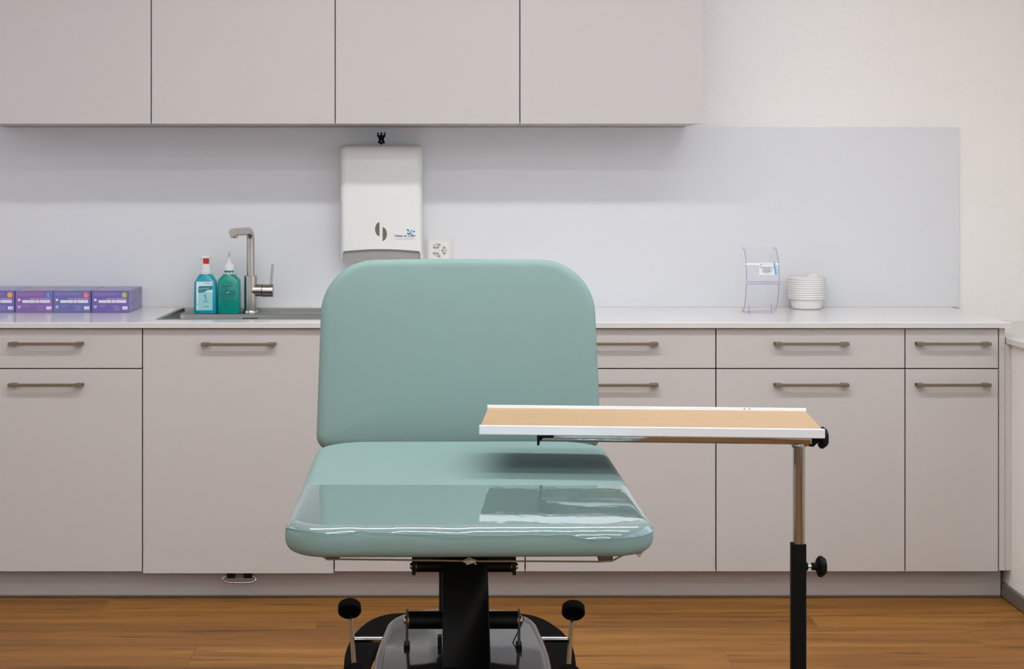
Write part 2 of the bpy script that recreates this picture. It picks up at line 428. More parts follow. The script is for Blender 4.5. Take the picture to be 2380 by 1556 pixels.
window('window_1', GLASS_X + .05, -0.6, 4.75, 0.832, 2.42, 4)
window('window_2', LEFT_X - .08, LW[0], LW[1], LW[2], LW[3], 2)
window('window_3', NEAR_Y - .08, -NW[1], -NW[0], NW[2], NW[3], 3, True)
# baseboard along the right wall
bm = NB(); box(bm, RIGHT_X - .013, RIGHT_X, NEAR_Y, 5.335, 0.004, 0.048, 0.002); struct('baseboard_right', bm, MT['basebd'])

# linear ceiling lamps
def lamp(label, x0, x1, y, w, z=2.60):
    t = thing('linear_lamp', label, 'ceiling lamp', ((x0 + x1) / 2, y, CEIL), 'linear ceiling lamps')
    bm = NB(); box(bm, x0, x1, y - w / 2 - .012, y + w / 2 + .012, z, CEIL, 0.003); obj('housing', bm, MT['frame'], t)
    bm = NB(); box(bm, x0 + .01, x1 - .01, y - w / 2, y + w / 2, z - .012, z + 0.002, 0.002); obj('diffuser', bm, MT['lamp'], t)
for y_, lb_ in ((3.75, 'nearest the wall cabinets'), (2.40, 'above the front of the treatment chair'), (1.05, 'just ahead of the camera'), (-0.30, 'just behind the camera'),
               (-1.65, 'nearest the window wall behind the camera')):  # last three lamps are unseen, added as frontal fill
    lamp('long lit linear ceiling lamp ' + lb_, -1.2, 1.55, y_, 0.140 if y_ > 3 else 0.072)

# ------------------------------------------------------------------ splashback and worktop
ZT = 0.881
bm = NB(); front_prism(bm, rrect(-1.62, 1.767, ZT + .001, 1.5136, (0, 0, 0.008, 0)), WALL_Y - .008, WALL_Y - .0005)
solo('splashback', bm, MT['splash'], 'cool grey splashback panel on the wall between worktop and wall cabinets', 'splashback')
bm = NB(); box(bm, -1.62, 1.737, 5.255, WALL_Y - .001, 0.8634, ZT, 0.0012, 2)
wt = solo('worktop', bm, MT['worktop'], 'long white glossy worktop lying across the lower cabinets', 'worktop')
SX0, SX1, SY0, SY1 = -0.962, -0.405, 5.368, 5.842
bm = NB(); plan_prism(bm, rrect(SX0 + .004, SX1 - .004, SY0 + .004, SY1 - .004, 0.012), 0.80, 0.95); cut(wt, bm)
bm = NB(); box(bm, -1.62, 1.7375, 5.2543, 5.2551, 0.8636, ZT - .0014); box(bm, 1.7369, 1.7375, 5.255, WALL_Y - .002, 0.8636, ZT - .0014)
obj('edge_band', bm, pmat('grey_edge_band', rgb(202, 197, 194), 0.4), wt)
bm = NB(); box(bm, -1.62, 1.767, WALL_Y - .0105, WALL_Y - .0082, ZT, ZT + .0025)
setp(obj('silicone_joint', bm, pmat('cream_silicone', rgb(206, 198, 188), .5), wt), 'cream silicone joint')

# ------------------------------------------------------------------ sink
t = thing('sink', 'stainless steel sink sunk into the white worktop below the tap', 'sink', ((SX0 + SX1) / 2, 5.6, ZT))
IX0, IX1, IY0, IY1 = SX0 + .014, SX1 - .014, SY0 + .010, SY1 - .016
ZL, LEDGE = 0.8715, 5.712
def ring_strip(bm, a, za, b, zb):
    va = [bm.verts.new((p[0], p[1], za)) for p in a]; vb = [bm.verts.new((p[0], p[1], zb)) for p in b]
    n = len(a)
    for i in range(n): bm.faces.new((va[i], va[(i + 1) % n], vb[(i + 1) % n], vb[i]))
    return va, vb
bm = NB()
o_ = rrect(SX0, SX1, SY0, SY1, 0.012); i_ = rrect(IX0, IX1, IY0, IY1, 0.010)
ring_strip(bm, o_, ZT + .0003, o_, ZT + .0014); ring_strip(bm, o_, ZT + .0014, i_, ZT + .0014)
obj('rim', bm, MT['sink'], t, 40)
bm = NB()
ring_strip(bm, i_, ZT + .0014, i_, ZL)                       # recess wall
b0 = rrect(IX0 + .004, IX1 - .004, IY0 + .002, LEDGE, 0.02)
va = [bm.verts.new((p[0], p[1], ZL)) for p in i_]; vb = [bm.verts.new((p[0], p[1], ZL)) for p in b0]
n = len(i_)
for k in range(n): bm.faces.new((va[k], va[(k + 1) % n], vb[(k + 1) % n], vb[k]))
obj('tap_ledge', bm, MT['sink'], t, 40)
bm = NB()
b1 = rrect(IX0 + .016, IX1 - .016, IY0 + .014, LEDGE - .010, 0.03)
ring_strip(bm, b0, ZL, b0, ZL - .002); va, vb = ring_strip(bm, b0, ZL - .002, b1, 0.71); bm.faces.new(vb)
obj('basin', bm, MT['sink'], t, 40)
bm = NB(); front_prism(bm, rrect(XX(563, 5.705), XX(600, 5.705), ZZ(744.5, 5.70), ZZ(739.8, 5.70), 0.003), 5.7075, 5.7105)
obj('overflow_slot', bm, MT['ink'], t)

# ------------------------------------------------------------------ handles and cabinets
FY = 5.275   # front face of doors
def bar_handle(xc, z, parent):
    bm = NB(); h = 0.116; y = FY - 0.030
    box(bm, xc - h, xc + h, y, y + .007, z - .0047, z + .0047, 0.0009)
    for s in (-1, 1):
        xa, xb = sorted((xc + s * h, xc + s * (h - .011)))
        box(bm, xa, xb, y + .003, FY, z - .0047, z + .0047, 0.0009)
        xa, xb = sorted((xc + s * h, xc + s * (h - .024)))
        box(bm, xa, xb, FY - .012, FY + .0002, z - .0046, z + .0048, 0.0012)
        xa, xb = sorted((xc + s * (h - .002), xc + s * (h - .0255)))
        box(bm, xa, xb, y + .001, y + .014, z - .0046, z + .0048, 0.002)
    return obj('handle', bm, MT['nickel'], parent)
G = 0.0019
def panel(name, x0, x1, z0, z1, parent):
    bm = NB(); box(bm, x0 + G, x1 - G, FY, FY + .019, z0, z1, 0.0007, 2); return obj(name, bm, MT['cab'], parent)
ZD0, ZD1, ZB0, ZB1 = ZZ(856, FY), ZZ(765.2, FY), ZZ(1329, FY), ZZ(858.6, FY)
def lower_unit(x0, x1, label, sink=False):
    t = thing('base_cabinet', label, 'cabinet', ((x0 + x1) / 2, 5.58, 0), 'base cabinets under the worktop')
    bm = NB()
    if sink:
        box(bm, x0, x0 + .016, FY + .02, 5.88, .100, .862); box(bm, x1 - .016, x1, FY + .02, 5.88, .100, .862); box(bm, x0, x1, FY + .02, 5.88, .100, .116)
        box(bm, x0, x1, FY + .02, FY + .03, .116, .862)
    else: box(bm, x0, x1, FY + .02, 5.88, .100, .8625)
    obj('carcass', bm, MT['cab_in'], t, label='dark cabinet interior behind the gaps')
    bm = NB()
    for xx in (x0 + .06, x1 - .06):
        for yy in (5.45, 5.80): box(bm, xx - .02, xx + .02, yy - .02, yy + .02, 0, .105)
    obj('cabinet_foot', bm, MT['cab_in'], t)
    if sink:
        d = panel('door', x0, x1, ZZ(1333.6, FY), ZD1, t); bar_handle((x0 + x1) / 2 + .003, ZZ(799.3, FY), d)
        pu = NB(); y = FY + .003
        for a, b in ((527, 545.5), (566, 585)):
            box(pu, XX(a, FY), XX(b, FY), y, y + .014, ZZ(1345.5, FY), ZZ(1333.6, FY) + .001, .001)
        obj('pull_mount', pu, MT['blackp'], t)
        pts = [P(527, 1341, y + .006)]
        for px, py in ((521, 1341.5), (517.5, 1344.5), (517, 1347.5), (520, 1351.5), (527, 1354.5), (536, 1355.5), (556, 1355.7), (576, 1355.5), (585, 1354.5), (592, 1351.5), (595, 1347.5), (594.5, 1344.5), (591, 1341.5), (585, 1341)):
            pts.append(P(px, py, y + .006 - .012 * min(1, max(0, (py - 1341) / 14))))
        pu = NB(); tube(pu, pts, 0.0024, 10); obj('pull_ring', pu, MT['chrome'], t, 60)
        pu = NB(); box(pu, XX(545.5, FY), XX(566, FY), y + .008, y + .012, ZZ(1344.5, FY), ZZ(1333.6, FY) + .001); obj('pull_plate', pu, MT['block'], t)
    else:
        d = panel('drawer', x0, x1, ZD0, ZD1, t); bar_handle((x0 + x1) / 2 + (.0 if x1 < 1.6 else .0), ZZ(798.3, FY), d)
        d = panel('door', x0, x1, ZB0, ZB1, t); bar_handle((x0 + x1) / 2, ZZ(893.7, FY), d)
    return t
XL = [XX(p, FY) for p in (-113, 331, 776.5, 1220.5, 1664, 2103.5, 2321)]
LL = ['grey base cabinet with drawer and door below the glove boxes',
      'grey base cabinet with one full-height door under the sink',
      'grey base cabinet mostly hidden behind the mint backrest',
      'grey base cabinet with drawer and door between mint backrest and tray table post',
      'grey base cabinet with drawer and door below the bowls and behind the tray table post',
      'narrowest grey base cabinet in the row, beside the low wall with the sill']
for k in range(6): lower_unit(XL[k], XL[k + 1], LL[k], sink=(k == 1))
bm = NB(); box(bm, XL[6] + .0015, XX(2335.5, FY), FY - .001, 5.895, ZZ(1327, FY), 0.8632, .0006)
ep = solo('end_panel', bm, MT['cab'], 'grey side panel closing the base cabinet row beside the low wall', 'cabinet panel')
bm = NB(); box(bm, XX(2336.3, FY), RIGHT_X - .0005, FY + .001, FY + .02, ZZ(1327, FY), 0.8120, .0004)
obj('filler_strip', bm, MT['cab'], ep)
t = thing('plinth', 'grey plinth board along the floor under the base cabinets', 'plinth', (0, 5.34, 0))
bm = NB(); box(bm, -1.60, 1.731, 5.335, 5.351, .0022, .0995, .0005); obj('board', bm, MT['plinth'], t)
bm = NB(); box(bm, -1.60, 1.731, 5.332, 5.3352, .0022, .0078, .0008); obj('sealing_strip', bm, MT['seal'], t)

# wall cabinets
UY = 5.47
XU = [-1.596] + [XX(p, UY) for p in (351.3, 779, 1208.3, 1635)]
UL = ['grey handleless wall cabinet above the violet glove boxes', 'grey handleless wall cabinet above the tap',
      'grey handleless wall cabinet above the towel dispenser', 'grey handleless wall cabinet beside the bare textured wall']
for k in range(4):
    x0, x1 = XU[k], XU[k + 1]
    t = thing('wall_cabinet', UL[k], 'cabinet', ((x0 + x1) / 2, 5.69, 1.511), 'wall cabinets')
    bm = NB(); box(bm, x0 + .0005, x1 - .0005, UY + .0215, WALL_Y - .0085, 1.5155, 2.36); obj('body', bm, [MT['cab']], t)
    bm = NB(); box(bm, x0 + .002, x1 - .002, UY + .0185, UY + .0215, 1.517, 2.355); obj('gap_shade_sheet', bm, MT['cab_in'], t)  # dark sheet behind the door, coloured as the shade in the gap
    bm = NB(); g0 = .0018
    box(bm, x0 + g0, x1 - (g0 if k < 3 else 0), UY, UY + .0185, 1.5115, 2.355, .0007); obj('door', bm, MT['cab'], t)

# ------------------------------------------------------------------ glove boxes
GD = 5.650
def glove_box(px0, col, size_txt, sub, scol, label, pale=False):
    x0 = XX(px0, GD); w, h, dep = 0.1262, 0.0735, 0.232; x1 = x0 + w; z0 = ZT + .0006; z1 = z0 + h
    t = thing('glove_box', label, 'box', ((x0 + x1) / 2, GD + dep / 2, ZT), 'violet glove boxes')
    bm = NB(); box(bm, x0, x1, GD, GD + dep, z0, z1, .0008, 2); obj('carton', bm, col, t)
    def q(bm, a, b, c, d, mi=0):     # a,b horizontally and c,d vertically (from the top) as fractions of the front
        box(bm, x0 + a * w, x0 + b * w, GD - .0003, GD + .0003, z1 - d * h, z1 - c * h, mi=mi)
    bm = NB()
    for i in range(3):
        y = .10 + i * .045; e = .73 if i < 2 else .62
        xx = .06
        while xx < e:
            l = random.uniform(.02, .06); q(bm, xx, min(xx + l, e), y, y + .028); xx += l + .012
    obj('paragraph_print', bm, MT['vprint'], t); bm = NB()
    q(bm, .05, .16, .335, .353); obj('caption_print', bm, MT['vprint'], t); bm = NB(); q(bm, .05, .16, .67, .688)
    for i in range(2): q(bm, .21, .40 - .02 * i, .67 + .035 * i, .69 + .035 * i)
    obj('caption_print', bm, MT['vprint'], t); bm = NB()
    for i in range(7): q(bm, .60, .60 + random.uniform(.10, .20), .685 + .034 * i, .704 + .034 * i)
    q(bm, .53, .575, .69, .735)
    obj('address_print', bm, MT['vprint'], t)
    bm = NB()
    for a, b in ((.19, .385), (.392, .53), (.545, .635), (.648, .93)):
        for i in range(3): q(bm, a, b, .435 + .043 * i, .472 + .043 * i)
    for a, b in ((.392, .53), (.545, .635), (.648, .93)):
        for i in range(2): q(bm, a, b, .345 + .043 * i, .380 + .043 * i, 1)
    obj('size_table', bm, [MT['wprint'], MT['mprint']], t)
    bm = NB()
    cx = x0 + .105 * w
    front_prism(bm, [(cx - .0045, z1 - .48 * h), (cx + .0005, z1 - .48 * h), (cx + .0005, z1 - .45 * h), (cx + .0045, z1 - .47 * h), (cx + .0045, z1 - .42 * h), (cx + .001, z1 - .375 * h), (cx - .0035, z1 - .375 * h)], GD - .0003, GD + .0003)
    obj('glove_symbol', bm, MT['wprint'], t); bm = NB()
    front_prism(bm, [(cx - .0045, z1 - .70 * h), (cx + .0045, z1 - .70 * h), (cx + .0042, z1 - .77 * h), (cx, z1 - .815 * h), (cx - .0042, z1 - .77 * h)], GD - .0003, GD + .0003)
    disc(bm, (cx + .0003, GD - .0003, z1 - .75 * h), .0018, h=.0004, mi=1)
    obj('shield_symbol', bm, [MT['wprint'], MT['ink']], t); bm = NB()
    for a, b in ((.825, .875), (.88, .965)): q(bm, a, b, .72, .85)
    q(bm, .925, .94, .745, .82, 1); q(bm, .84, .95, .875, .885)
    obj('booklet_symbol', bm, [MT['wprint'], MT['ink']], t)
    c = Vector((x0 + .878 * w, GD - .0002, z1 - .195 * h))
    bm = NB(); disc(bm, c, .0091, h=.0005, seg=32); st = obj('size_dot', bm, scol, t)
    bm = NB(); add_text(bm, size_txt, .0088, front_M(c.x, GD - .0009, c.z + .0018)); add_text(bm, sub, .0045, front_M(c.x, GD - .0009, c.z - .0048), bold=.02)
    obj('size_letters', bm, MT['wprint'], st)
    bm = NB(); plan_prism(bm, [(x0 + .21 * w, GD + .001), (x0 + .55 * w, GD + .001), (x0 + .53 * w, GD + .012), (x0 + .24 * w, GD + .012)], z1 - .0002, z1 + .0004); obj('tear_strip', bm, MT['cardin'], t)
    if pale:
        bm = NB()
        for a, b, c_, d_ in ((.24, .62, .47, .50), (.20, .80, .55, .565), (.20, .76, .60, .615), (.20, .84, .65, .665), (.2, .5, .74, .755)):
            box(bm, x1 - .0002, x1 + .0004, GD + a * dep, GD + b * dep, z1 - d_ * h, z1 - c_ * h)
        box(bm, x1 - .0002, x1 + .0004, GD + .74 * dep, GD + .80 * dep, z1 - .30 * h, z1 - .10 * h, mi=1)
        for a, c_ in ((.04, .18), (.06, .36)): box(bm, x1 - .0002, x1 + .0004, GD + a * dep, GD + (a + .09) * dep, z1 - (c_ + .06) * h, z1 - c_ * h, mi=2)
        obj('side_print', bm, [MT['vprint'], MT['green'], MT['skyb']], t)
glove_box(-53.5, carton(104, 98, 166), 'S', '6-7', MT['orange'], 'violet glove box with orange S dot on the worktop')
glove_box(35.5, carton(130, 94, 156), 'M', '7-8', MT['blue'], 'purple glove box with blue M dot on the worktop')
glove_box(123.5, carton(102, 102, 160), 'L', '8-9', MT['pink'], 'blue-violet glove box with pink L dot on the worktop')
glove_box(212.5, carton(108, 92, 160), 'XL', '9-10', MT['green'], 'violet glove box with green XL dot on the worktop nearest the sink', True)

# ------------------------------------------------------------------ soap bottles
BD = 5.722
def loft(bm, rings, cap=True, mi=0):
    vs = [[bm.verts.new(p) for p in r] for r in rings]
    n = len(rings[0])
    for a, b in zip(vs[:-1], vs[1:]):
        for k in range(n): bm.faces.new((a[k], a[(k + 1) % n], b[(k + 1) % n], b[k])).material_index = mi
    if cap: bm.faces.new(vs[0][::-1]).material_index = mi; bm.faces.new(vs[-1]).material_index = mi
def pump_bottle(name, label, pxc, pw, body_mat, neck_mat, y_sh0, y_sh1, ybot):
    k = BD / F; xc = XX(pxc, BD); hw = pw * k / 2; hd = .027; yc = BD + .028
    t = thing(name, label, 'bottle', (xc, yc, ZL))
    def ring(z, hw_, hd_, r): return [(p[0], p[1], z) for p in rrect(xc - hw_, xc + hw_, yc - hd_, yc + hd_, r)]
    z0 = ZL + .0004; zs0, zs1 = ZZ(y_sh0, BD), ZZ(y_sh1, BD)
    nr = .0205
    bm = NB()
    loft(bm, [ring(z0, hw - .0035, hd - .003, .010), ring(z0 + .003, hw - .001, hd - .001, .011), ring(z0 + .010, hw, hd, .012), ring(z0 + (zs0 - z0) * .6, hw - .0004, hd, .012),
              ring(zs0 - .002, hw - .0015, hd - .001, .012), ring(zs0 + .004, hw - .004, hd - .002, .013), ring(zs1 - .006, nr + .0045, .0225, .018), ring(zs1, nr, nr, .0204)])
    obj('body', bm, body_mat, t, 50)
    return t, xc, yc, hw, zs0, zs1, k
t, xc, yc, hw, zs0, zs1, k = pump_bottle('soap_bottle', 'blue wash lotion bottle with red clip on its white pump', 476, 53, MT['teal'], None, 656, 637.5, 729)
nx = xc + .0002
def ZB(py): return ZZ(py, BD + .028)
bm = NB(); lathe(bm, [(.0212, ZZ(643, BD)), (.0207, zs1 + .0006)], (xc, yc, 0)); obj('clear_shoulder', bm, MT['tealpale'], t, 40)
bm = NB(); lathe(bm, [(.0215, zs1 - .0005), (.0215, zs1 + .0085), (.0195, zs1 + .0095)], (nx, yc, 0))
for a in (-2.3, -1.57, -.84): disc(bm, (nx + .0215 * math.cos(a), yc + .0215 * math.sin(a), zs1 + .005), .0013, (math.cos(a), math.sin(a), 0), .0003, 10, 1)
obj('tamper_ring', bm, [MT['white'], MT['greenm']], t, 40)
bm = NB(); lathe(bm, [(.0168, zs1 + .0095), (.0166, zs1 + .0325), (.0150, zs1 + .034)], (nx, yc, 0)); obj('cap', bm, MT['white'], t, 40)
zc = zs1 + .034
bm = NB(); box(bm, nx - .0086, nx + .0092, yc - .011, yc + .011, zc, zc + .0185, .0008); obj('lock_clip', bm, MT['red'], t)
bm = NB(); box(bm, nx - .0125, nx + .0150, yc - .011, yc + .011, zc + .0183, zc + .028, .002)
tube(bm, [(nx - .010, yc, zc + .0235), (nx - .0155, yc, zc + .022), (nx - .0175, yc, zc + .018), (nx - .0180, yc, zc + .0135)], [.0042, .004, .0034, .0028], 10)
obj('pump_head', bm, MT['white'], t, 50)
fy = yc - .027
lab = NB(); lx0, lx1, lz0, lz1 = XX(456.3, BD), XX(494, BD), ZZ(721.5, BD), ZZ(655, BD)
front_prism(lab, rrect(lx0, lx1, lz0, lz1, .0012, 3), fy - .0005, fy + .0005); lo = obj('label', lab, MT['labelw'], t)
def strip(bm, a, b, c, d, y=fy - .0007, mi=0): box(bm, XX(a, BD), XX(b, BD), y, y + .0003, ZZ(d, BD), ZZ(c, BD), mi=mi)
bm = NB(); strip(bm, 461, 494, 680, 720.5); obj('aqua_field', bm, MT['labelt'], lo)
bm = NB()
front_prism(bm, [(XX(a, BD), ZZ(b, BD)) for a, b in ((461, 681), (461, 669), (462, 666.5), (464.5, 665.5), (493.8, 664.8), (493.8, 673.5), (482, 675), (478, 677), (475, 680))], fy - .0009, fy - .0006)
obj('teal_band', bm, MT['labeld'], lo)
bm = NB(); add_text(bm, 'esemtan\u00ae', .0062, front_M(XX(474, BD), fy - .0012, ZZ(671.3, BD)), width=.034); add_text(bm, 'skin care', .0032, front_M(XX(468, BD), fy - .0012, ZZ(676, BD)), width=.014)
obj('product_lettering', bm, MT['labelw'], lo)
bm = NB(); add_text(bm, 'sch\u00fclke -|-', .0045, front_M(XX(483.5, BD), fy - .0010, ZZ(659, BD)), bold=.01, width=.024)
obj('maker_lettering', bm, MT['blue'], lo); bm = NB()
add_text(bm, 'WASH', .0042, front_M(XX(478, BD), fy - .0010, ZZ(699.5, BD)), width=.0135); add_text(bm, 'LOTION', .0042, front_M(XX(478, BD), fy - .0010, ZZ(703, BD)), width=.0175)
obj('use_lettering', bm, MT['blue'], lo); bm = NB(); strip(bm, 458, 460.3, 707, 709, fy - .0009); obj('blue_mark', bm, MT['blue'], lo)
bm = NB()
for cx, cy, r in ((478, 682, .0009), (477, 686, .002), (475.5, 689, .0022), (478.5, 692, .0020), (479, 695, .0016)):
    front_prism(bm, [(XX(cx, BD) + r * math.cos(a), ZZ(cy, BD) + r * 1.3 * math.sin(a)) for a in [2 * PI * i / 10 for i in range(10)]], fy - .0010, fy - .0006)
obj('drop_symbol', bm, MT['labeld'], lo); bm = NB()
for i in range(6): strip(bm, 473 + i * 2, 474.2 + i * 2, 712 + .6 * math.sin(i), 714, fy - .0009)
obj('footer_print', bm, MT['labeld'], lo)

t, xc, yc, hw, zs0, zs1, k = pump_bottle('gel_bottle', 'green hand gel bottle with white pump, between blue bottle and tap', 530.5, 53, MT['greenb'], None, 653, 638, 729)
bm = NB(); lathe(bm, [(.0200, zs1 - .001), (.0200, zs1 + .0025), (.0185, zs1 + .003)], (xc - .0008, yc, 0))
for i in range(12):
    a = 2 * PI * i / 12; c = Vector((xc - .0008 + .0192 * math.cos(a), yc + .0192 * math.sin(a), zs1 + .0045))
    obox(bm, c, Vector((-math.sin(a), math.cos(a), 0)), Vector((math.cos(a), math.sin(a), 0)), Vector((0, 0, 1)), .0022, .0008, .0022)
obj('tamper_ring', bm, MT['white'], t, 40)
bm = NB(); lathe(bm, [(.0162, zs1 - .001), (.0160, zs1 + .0125)], (xc - .001, yc, 0)); obj('neck', bm, MT['greenb'], t, 40)
bm = NB(); lathe(bm, [(.0175, zs1 + .0122), (.0172, zs1 + .0330), (.0165, zs1 + .0345), (.0100, zs1 + .036)], (xc - .001, yc, 0)); obj('cap', bm, MT['white'], t, 40)
bm = NB(); lathe(bm, [(.0105, zs1 + .0355), (.0085, zs1 + .040), (.0052, zs1 + .044), (.0050, zs1 + .066), (.0062, zs1 + .0672), (.0062, zs1 + .0725), (.0050, zs1 + .074)], (xc - .001, yc, 0))
tube(bm, [(xc - .001, yc, zs1 + .0705), (xc - .0015, yc - .02, zs1 + .0705), (xc - .002, yc - .032, zs1 + .069)], [.0045, .004, .0034], 10)
obj('pump_head', bm, MT['white'], t, 50)
fy = yc - .027
bm = NB(); strip(bm, 510.5, 547, 675, 690.5, fy - .0004); obj('green_band', bm, MT['greenm'], t)
bm = NB(); disc(bm, (XX(528.5, BD), fy - .0004, ZZ(680, BD)), .0092, h=.0004, seg=28)
add_text(bm, 'desderman\u00ae', .0056, front_M(XX(528, BD), fy - .0005, ZZ(665, BD)), width=.037); add_text(bm, 'care gel', .0056, front_M(XX(523, BD), fy - .0005, ZZ(669.5, BD)), width=.024)
add_text(bm, 'Handdesinfektion', .0040, front_M(XX(528.5, BD), fy - .0005, ZZ(699.5, BD)), width=.037)
for i, (a, b) in enumerate(((517, 542), (514, 545), (0, 0), (518, 541))):
    if b: strip(bm, a, b, 692.7 + 3.4 * i, 693.6 + 3.4 * i, fy - .0004)
add_text(bm, '( )', .006, front_M(XX(524, BD), fy - .0005, ZZ(711, BD))); strip(bm, 523, 526.5, 709, 713.5, fy - .0004)
obj('dark_print', bm, MT['greend'], t)
bm = NB(); add_text(bm, 'sch\u00fclke', .0046, front_M(XX(533, BD), fy - .0005, ZZ(658, BD)), width=.02); obj('maker_lettering', bm, MT['blue'], t); bm = NB(); strip(bm, 510.5, 513.5, 704.5, 708, fy - .0004); obj('blue_mark', bm, MT['blue'], t)
bm = NB(); front_prism(bm, [(XX(a, BD), ZZ(b, BD)) for a, b in ((524.5, 682), (527, 678.5), (530, 677.5), (534.5, 677.3), (533, 679.5), (532, 682), (528, 683), (525, 683))], fy - .0011, fy - .0008)
obj('hand_symbol', bm, MT['skyb'], t)

# small container that peeks out behind the gel bottle
t = thing('small_container', 'small white and lime container peeking out behind the green gel bottle', 'container', (XX(551, 5.79), 5.795, ZL))
x0, x1 = XX(545, 5.795), XX(560.5, 5.795)
bm = NB(); plan_prism(bm, rrect(x0, x1, 5.786, 5.818, .004), ZL + .0004, ZZ(690, 5.786)); obj('body', bm, MT['whitem'], t, 40)
bm = NB(); plan_prism(bm, rrect(x0 + .001, x1 - .001, 5.787, 5.817, .004), ZZ(690, 5.786), ZZ(686, 5.786)); obj('cap', bm, MT['lime'], t, 40)

# ------------------------------------------------------------------ tap
TD = 5.755
tx = XX(582.5, TD)
t = thing('tap', 'brushed steel mixer tap beside the green gel bottle on the sink ledge', 'tap', (tx, TD, ZL))
bm = NB(); lathe(bm, [(.0265, ZL + .0004), (.0265, ZL + .008), (.0255, ZL + .0095), (.0222, ZL + .0100)], (tx, TD, 0), seg=36); obj('base_ring', bm, MT['steel'], t, 40)
zb1 = ZZ(640.5, TD)
bm = NB(); lathe(bm, [(.0221, ZL + .0095), (.0221, zb1 - .001), (.0212, zb1), (.0140, zb1)], (tx, TD, 0), seg=36); obj('body', bm, MT['steel'], t, 40)
zp = ZZ(536.5, TD); R = .030; r = .0134
end = P(541, 541.5, 5.555)
dirv = (Vector((end.x, end.y, zp)) - Vector((tx, TD, zp))).normalized()
pts = [Vector((tx, TD, zb1 - .005)), Vector((tx, TD, zp - R - .05)), Vector((tx, TD, zp - R))]
for i in range(1, 11):
    a = PI / 2 * i / 10; pts.append(Vector((tx, TD, zp - R)) + dirv * (R * (1 - math.cos(a))) + Vector((0, 0, R * math.sin(a))))
pts.append(Vector((end.x, end.y, zp)))
bm = NB(); tube(bm, pts, r, 28); e0 = Vector((end.x, end.y, zp))
lathe(bm, [(.0130, 0), (.0118, -.010), (0, -.010)], e0 - dirv * .016 - Vector((0, 0, r - .004)), (0, 0, 1), 20)
obj('spout', bm, MT['steel'], t, 40)
zl = ZZ(675, TD)
bm = NB(); lathe(bm, [(.0215, .004), (.0215, XX(609.5, TD) - tx - .0006), (.0195, XX(609.5, TD) - tx)], (tx, TD, zl), (1, 0, 0), 32); obj('side_sleeve', bm, MT['steel'], t, 40)
bm = NB(); lathe(bm, [(.0195, XX(609.5, TD) - tx), (.0222, XX(610, TD) - tx + .0006), (.0222, XX(634.5, TD) - tx), (.0208, XX(635.3, TD) - tx), (0, XX(635.3, TD) - tx)], (tx, TD, zl - .001), (1, 0, 0), 32)
lv = obj('lever_hub', bm, MT['steel'], t, 40)
bm = NB(); tube(bm, [P(629.5, 668, TD), P(630, 661, TD), P(634, 614.5, TD)], .0044, 14); obj('lever', bm, MT['steel'], lv, 40)

# ------------------------------------------------------------------ paper towel dispenser
DD = 5.785     # front face
k = DD / F
t = thing('towel_dispenser', 'white wall-mounted paper towel dispenser above the backrest', 'towel dispenser', (XX(885, DD), WALL_Y - .008, 1.05))
X0, X1 = XX(790.5, DD), XX(981, DD); Zt, Zb = ZZ(337, DD), ZZ(606.5, DD)
bm = NB(); rings = []
for f, din, sin_ in ((0, .004, .000), (.012, .0035, -.0008), (.06, .003, -.0005), (.15, .0015, 0), (.35, 0, 0), (.6, 0, 0), (.8, .002, .0003), (.93, .006, .0008), (.965, .009, .001), (.985, .016, .002), (.995, .024, .004), (1, .036, .008)):
    z = Zb + (Zt - Zb) * f
    rings.append([(p[0], p[1], z) for p in rrect(X0 + sin_, X1 - sin_, DD + din, WALL_Y - .0083, (.020, .020, .001, .001), 8)])
loft(bm, rings); ho = obj('housing', bm, MT['white'], t, 50)
c = NB()   # arched paper opening at the foot, and the two window slots
xa, xb = XX(794.5, DD), XX(978, DD)
top = [(xb, Zb - .02), (xb - .002, ZZ(590, DD)), (xb - .006, ZZ(584.5, DD))] + [(xb - .006 + (xa - xb + .012) * i / 12, ZZ(584.5, DD) + .0075 * math.sin(PI * i / 12)) for i in range(1, 12)] + [(xa + .006, ZZ(584.5, DD)), (xa + .002, ZZ(590, DD)), (xa, Zb - .02)]
front_prism(c, top, DD - .02, DD + .018); cut(ho, c)
def moon(px_flat, side, y0, y1, wpx):
    z0, z1 = ZZ(y1, DD), ZZ(y0, DD); xf = XX(px_flat, DD); zc = (z0 + z1) / 2; hh = (z1 - z0) / 2
    pts = [(xf + side * wpx * k * math.cos(a), zc + hh * math.sin(a)) for a in [(-1 + 2 * i / 14) * PI / 2 for i in range(15)]]
    return pts if side > 0 else pts[::-1]
m1, m2 = moon(882, -1, 517, 549.5, 10.5), moon(889, 1, 528.5, 560.5, 10.3)
c = NB(); front_prism(c, m1, DD - .02, DD + .006); cut(ho, c)
c = NB(); front_prism(c, m2, DD - .02, DD + .006); cut(ho, c)
for m in (m1, m2):
    bm = NB(); front_prism(bm, m, DD + .0045, DD + .0075); obj('level_window', bm, MT['slot'], t)
bm = NB(); box(bm, xa - .0006, xb + .0006, DD + .0165, DD + .0195, Zb + .001, ZZ(575, DD)); obj('paper_chute', bm, MT['chute'], t)
bm = NB(); lathe(bm, [(.0125, -.002), (.0125, .0016), (.011, .0022), (0, .0022)], (XX(886.5, DD), DD + .05, Zt), (0, 0, 1), 24)
obj('lock', bm, MT['white'], t, 40)
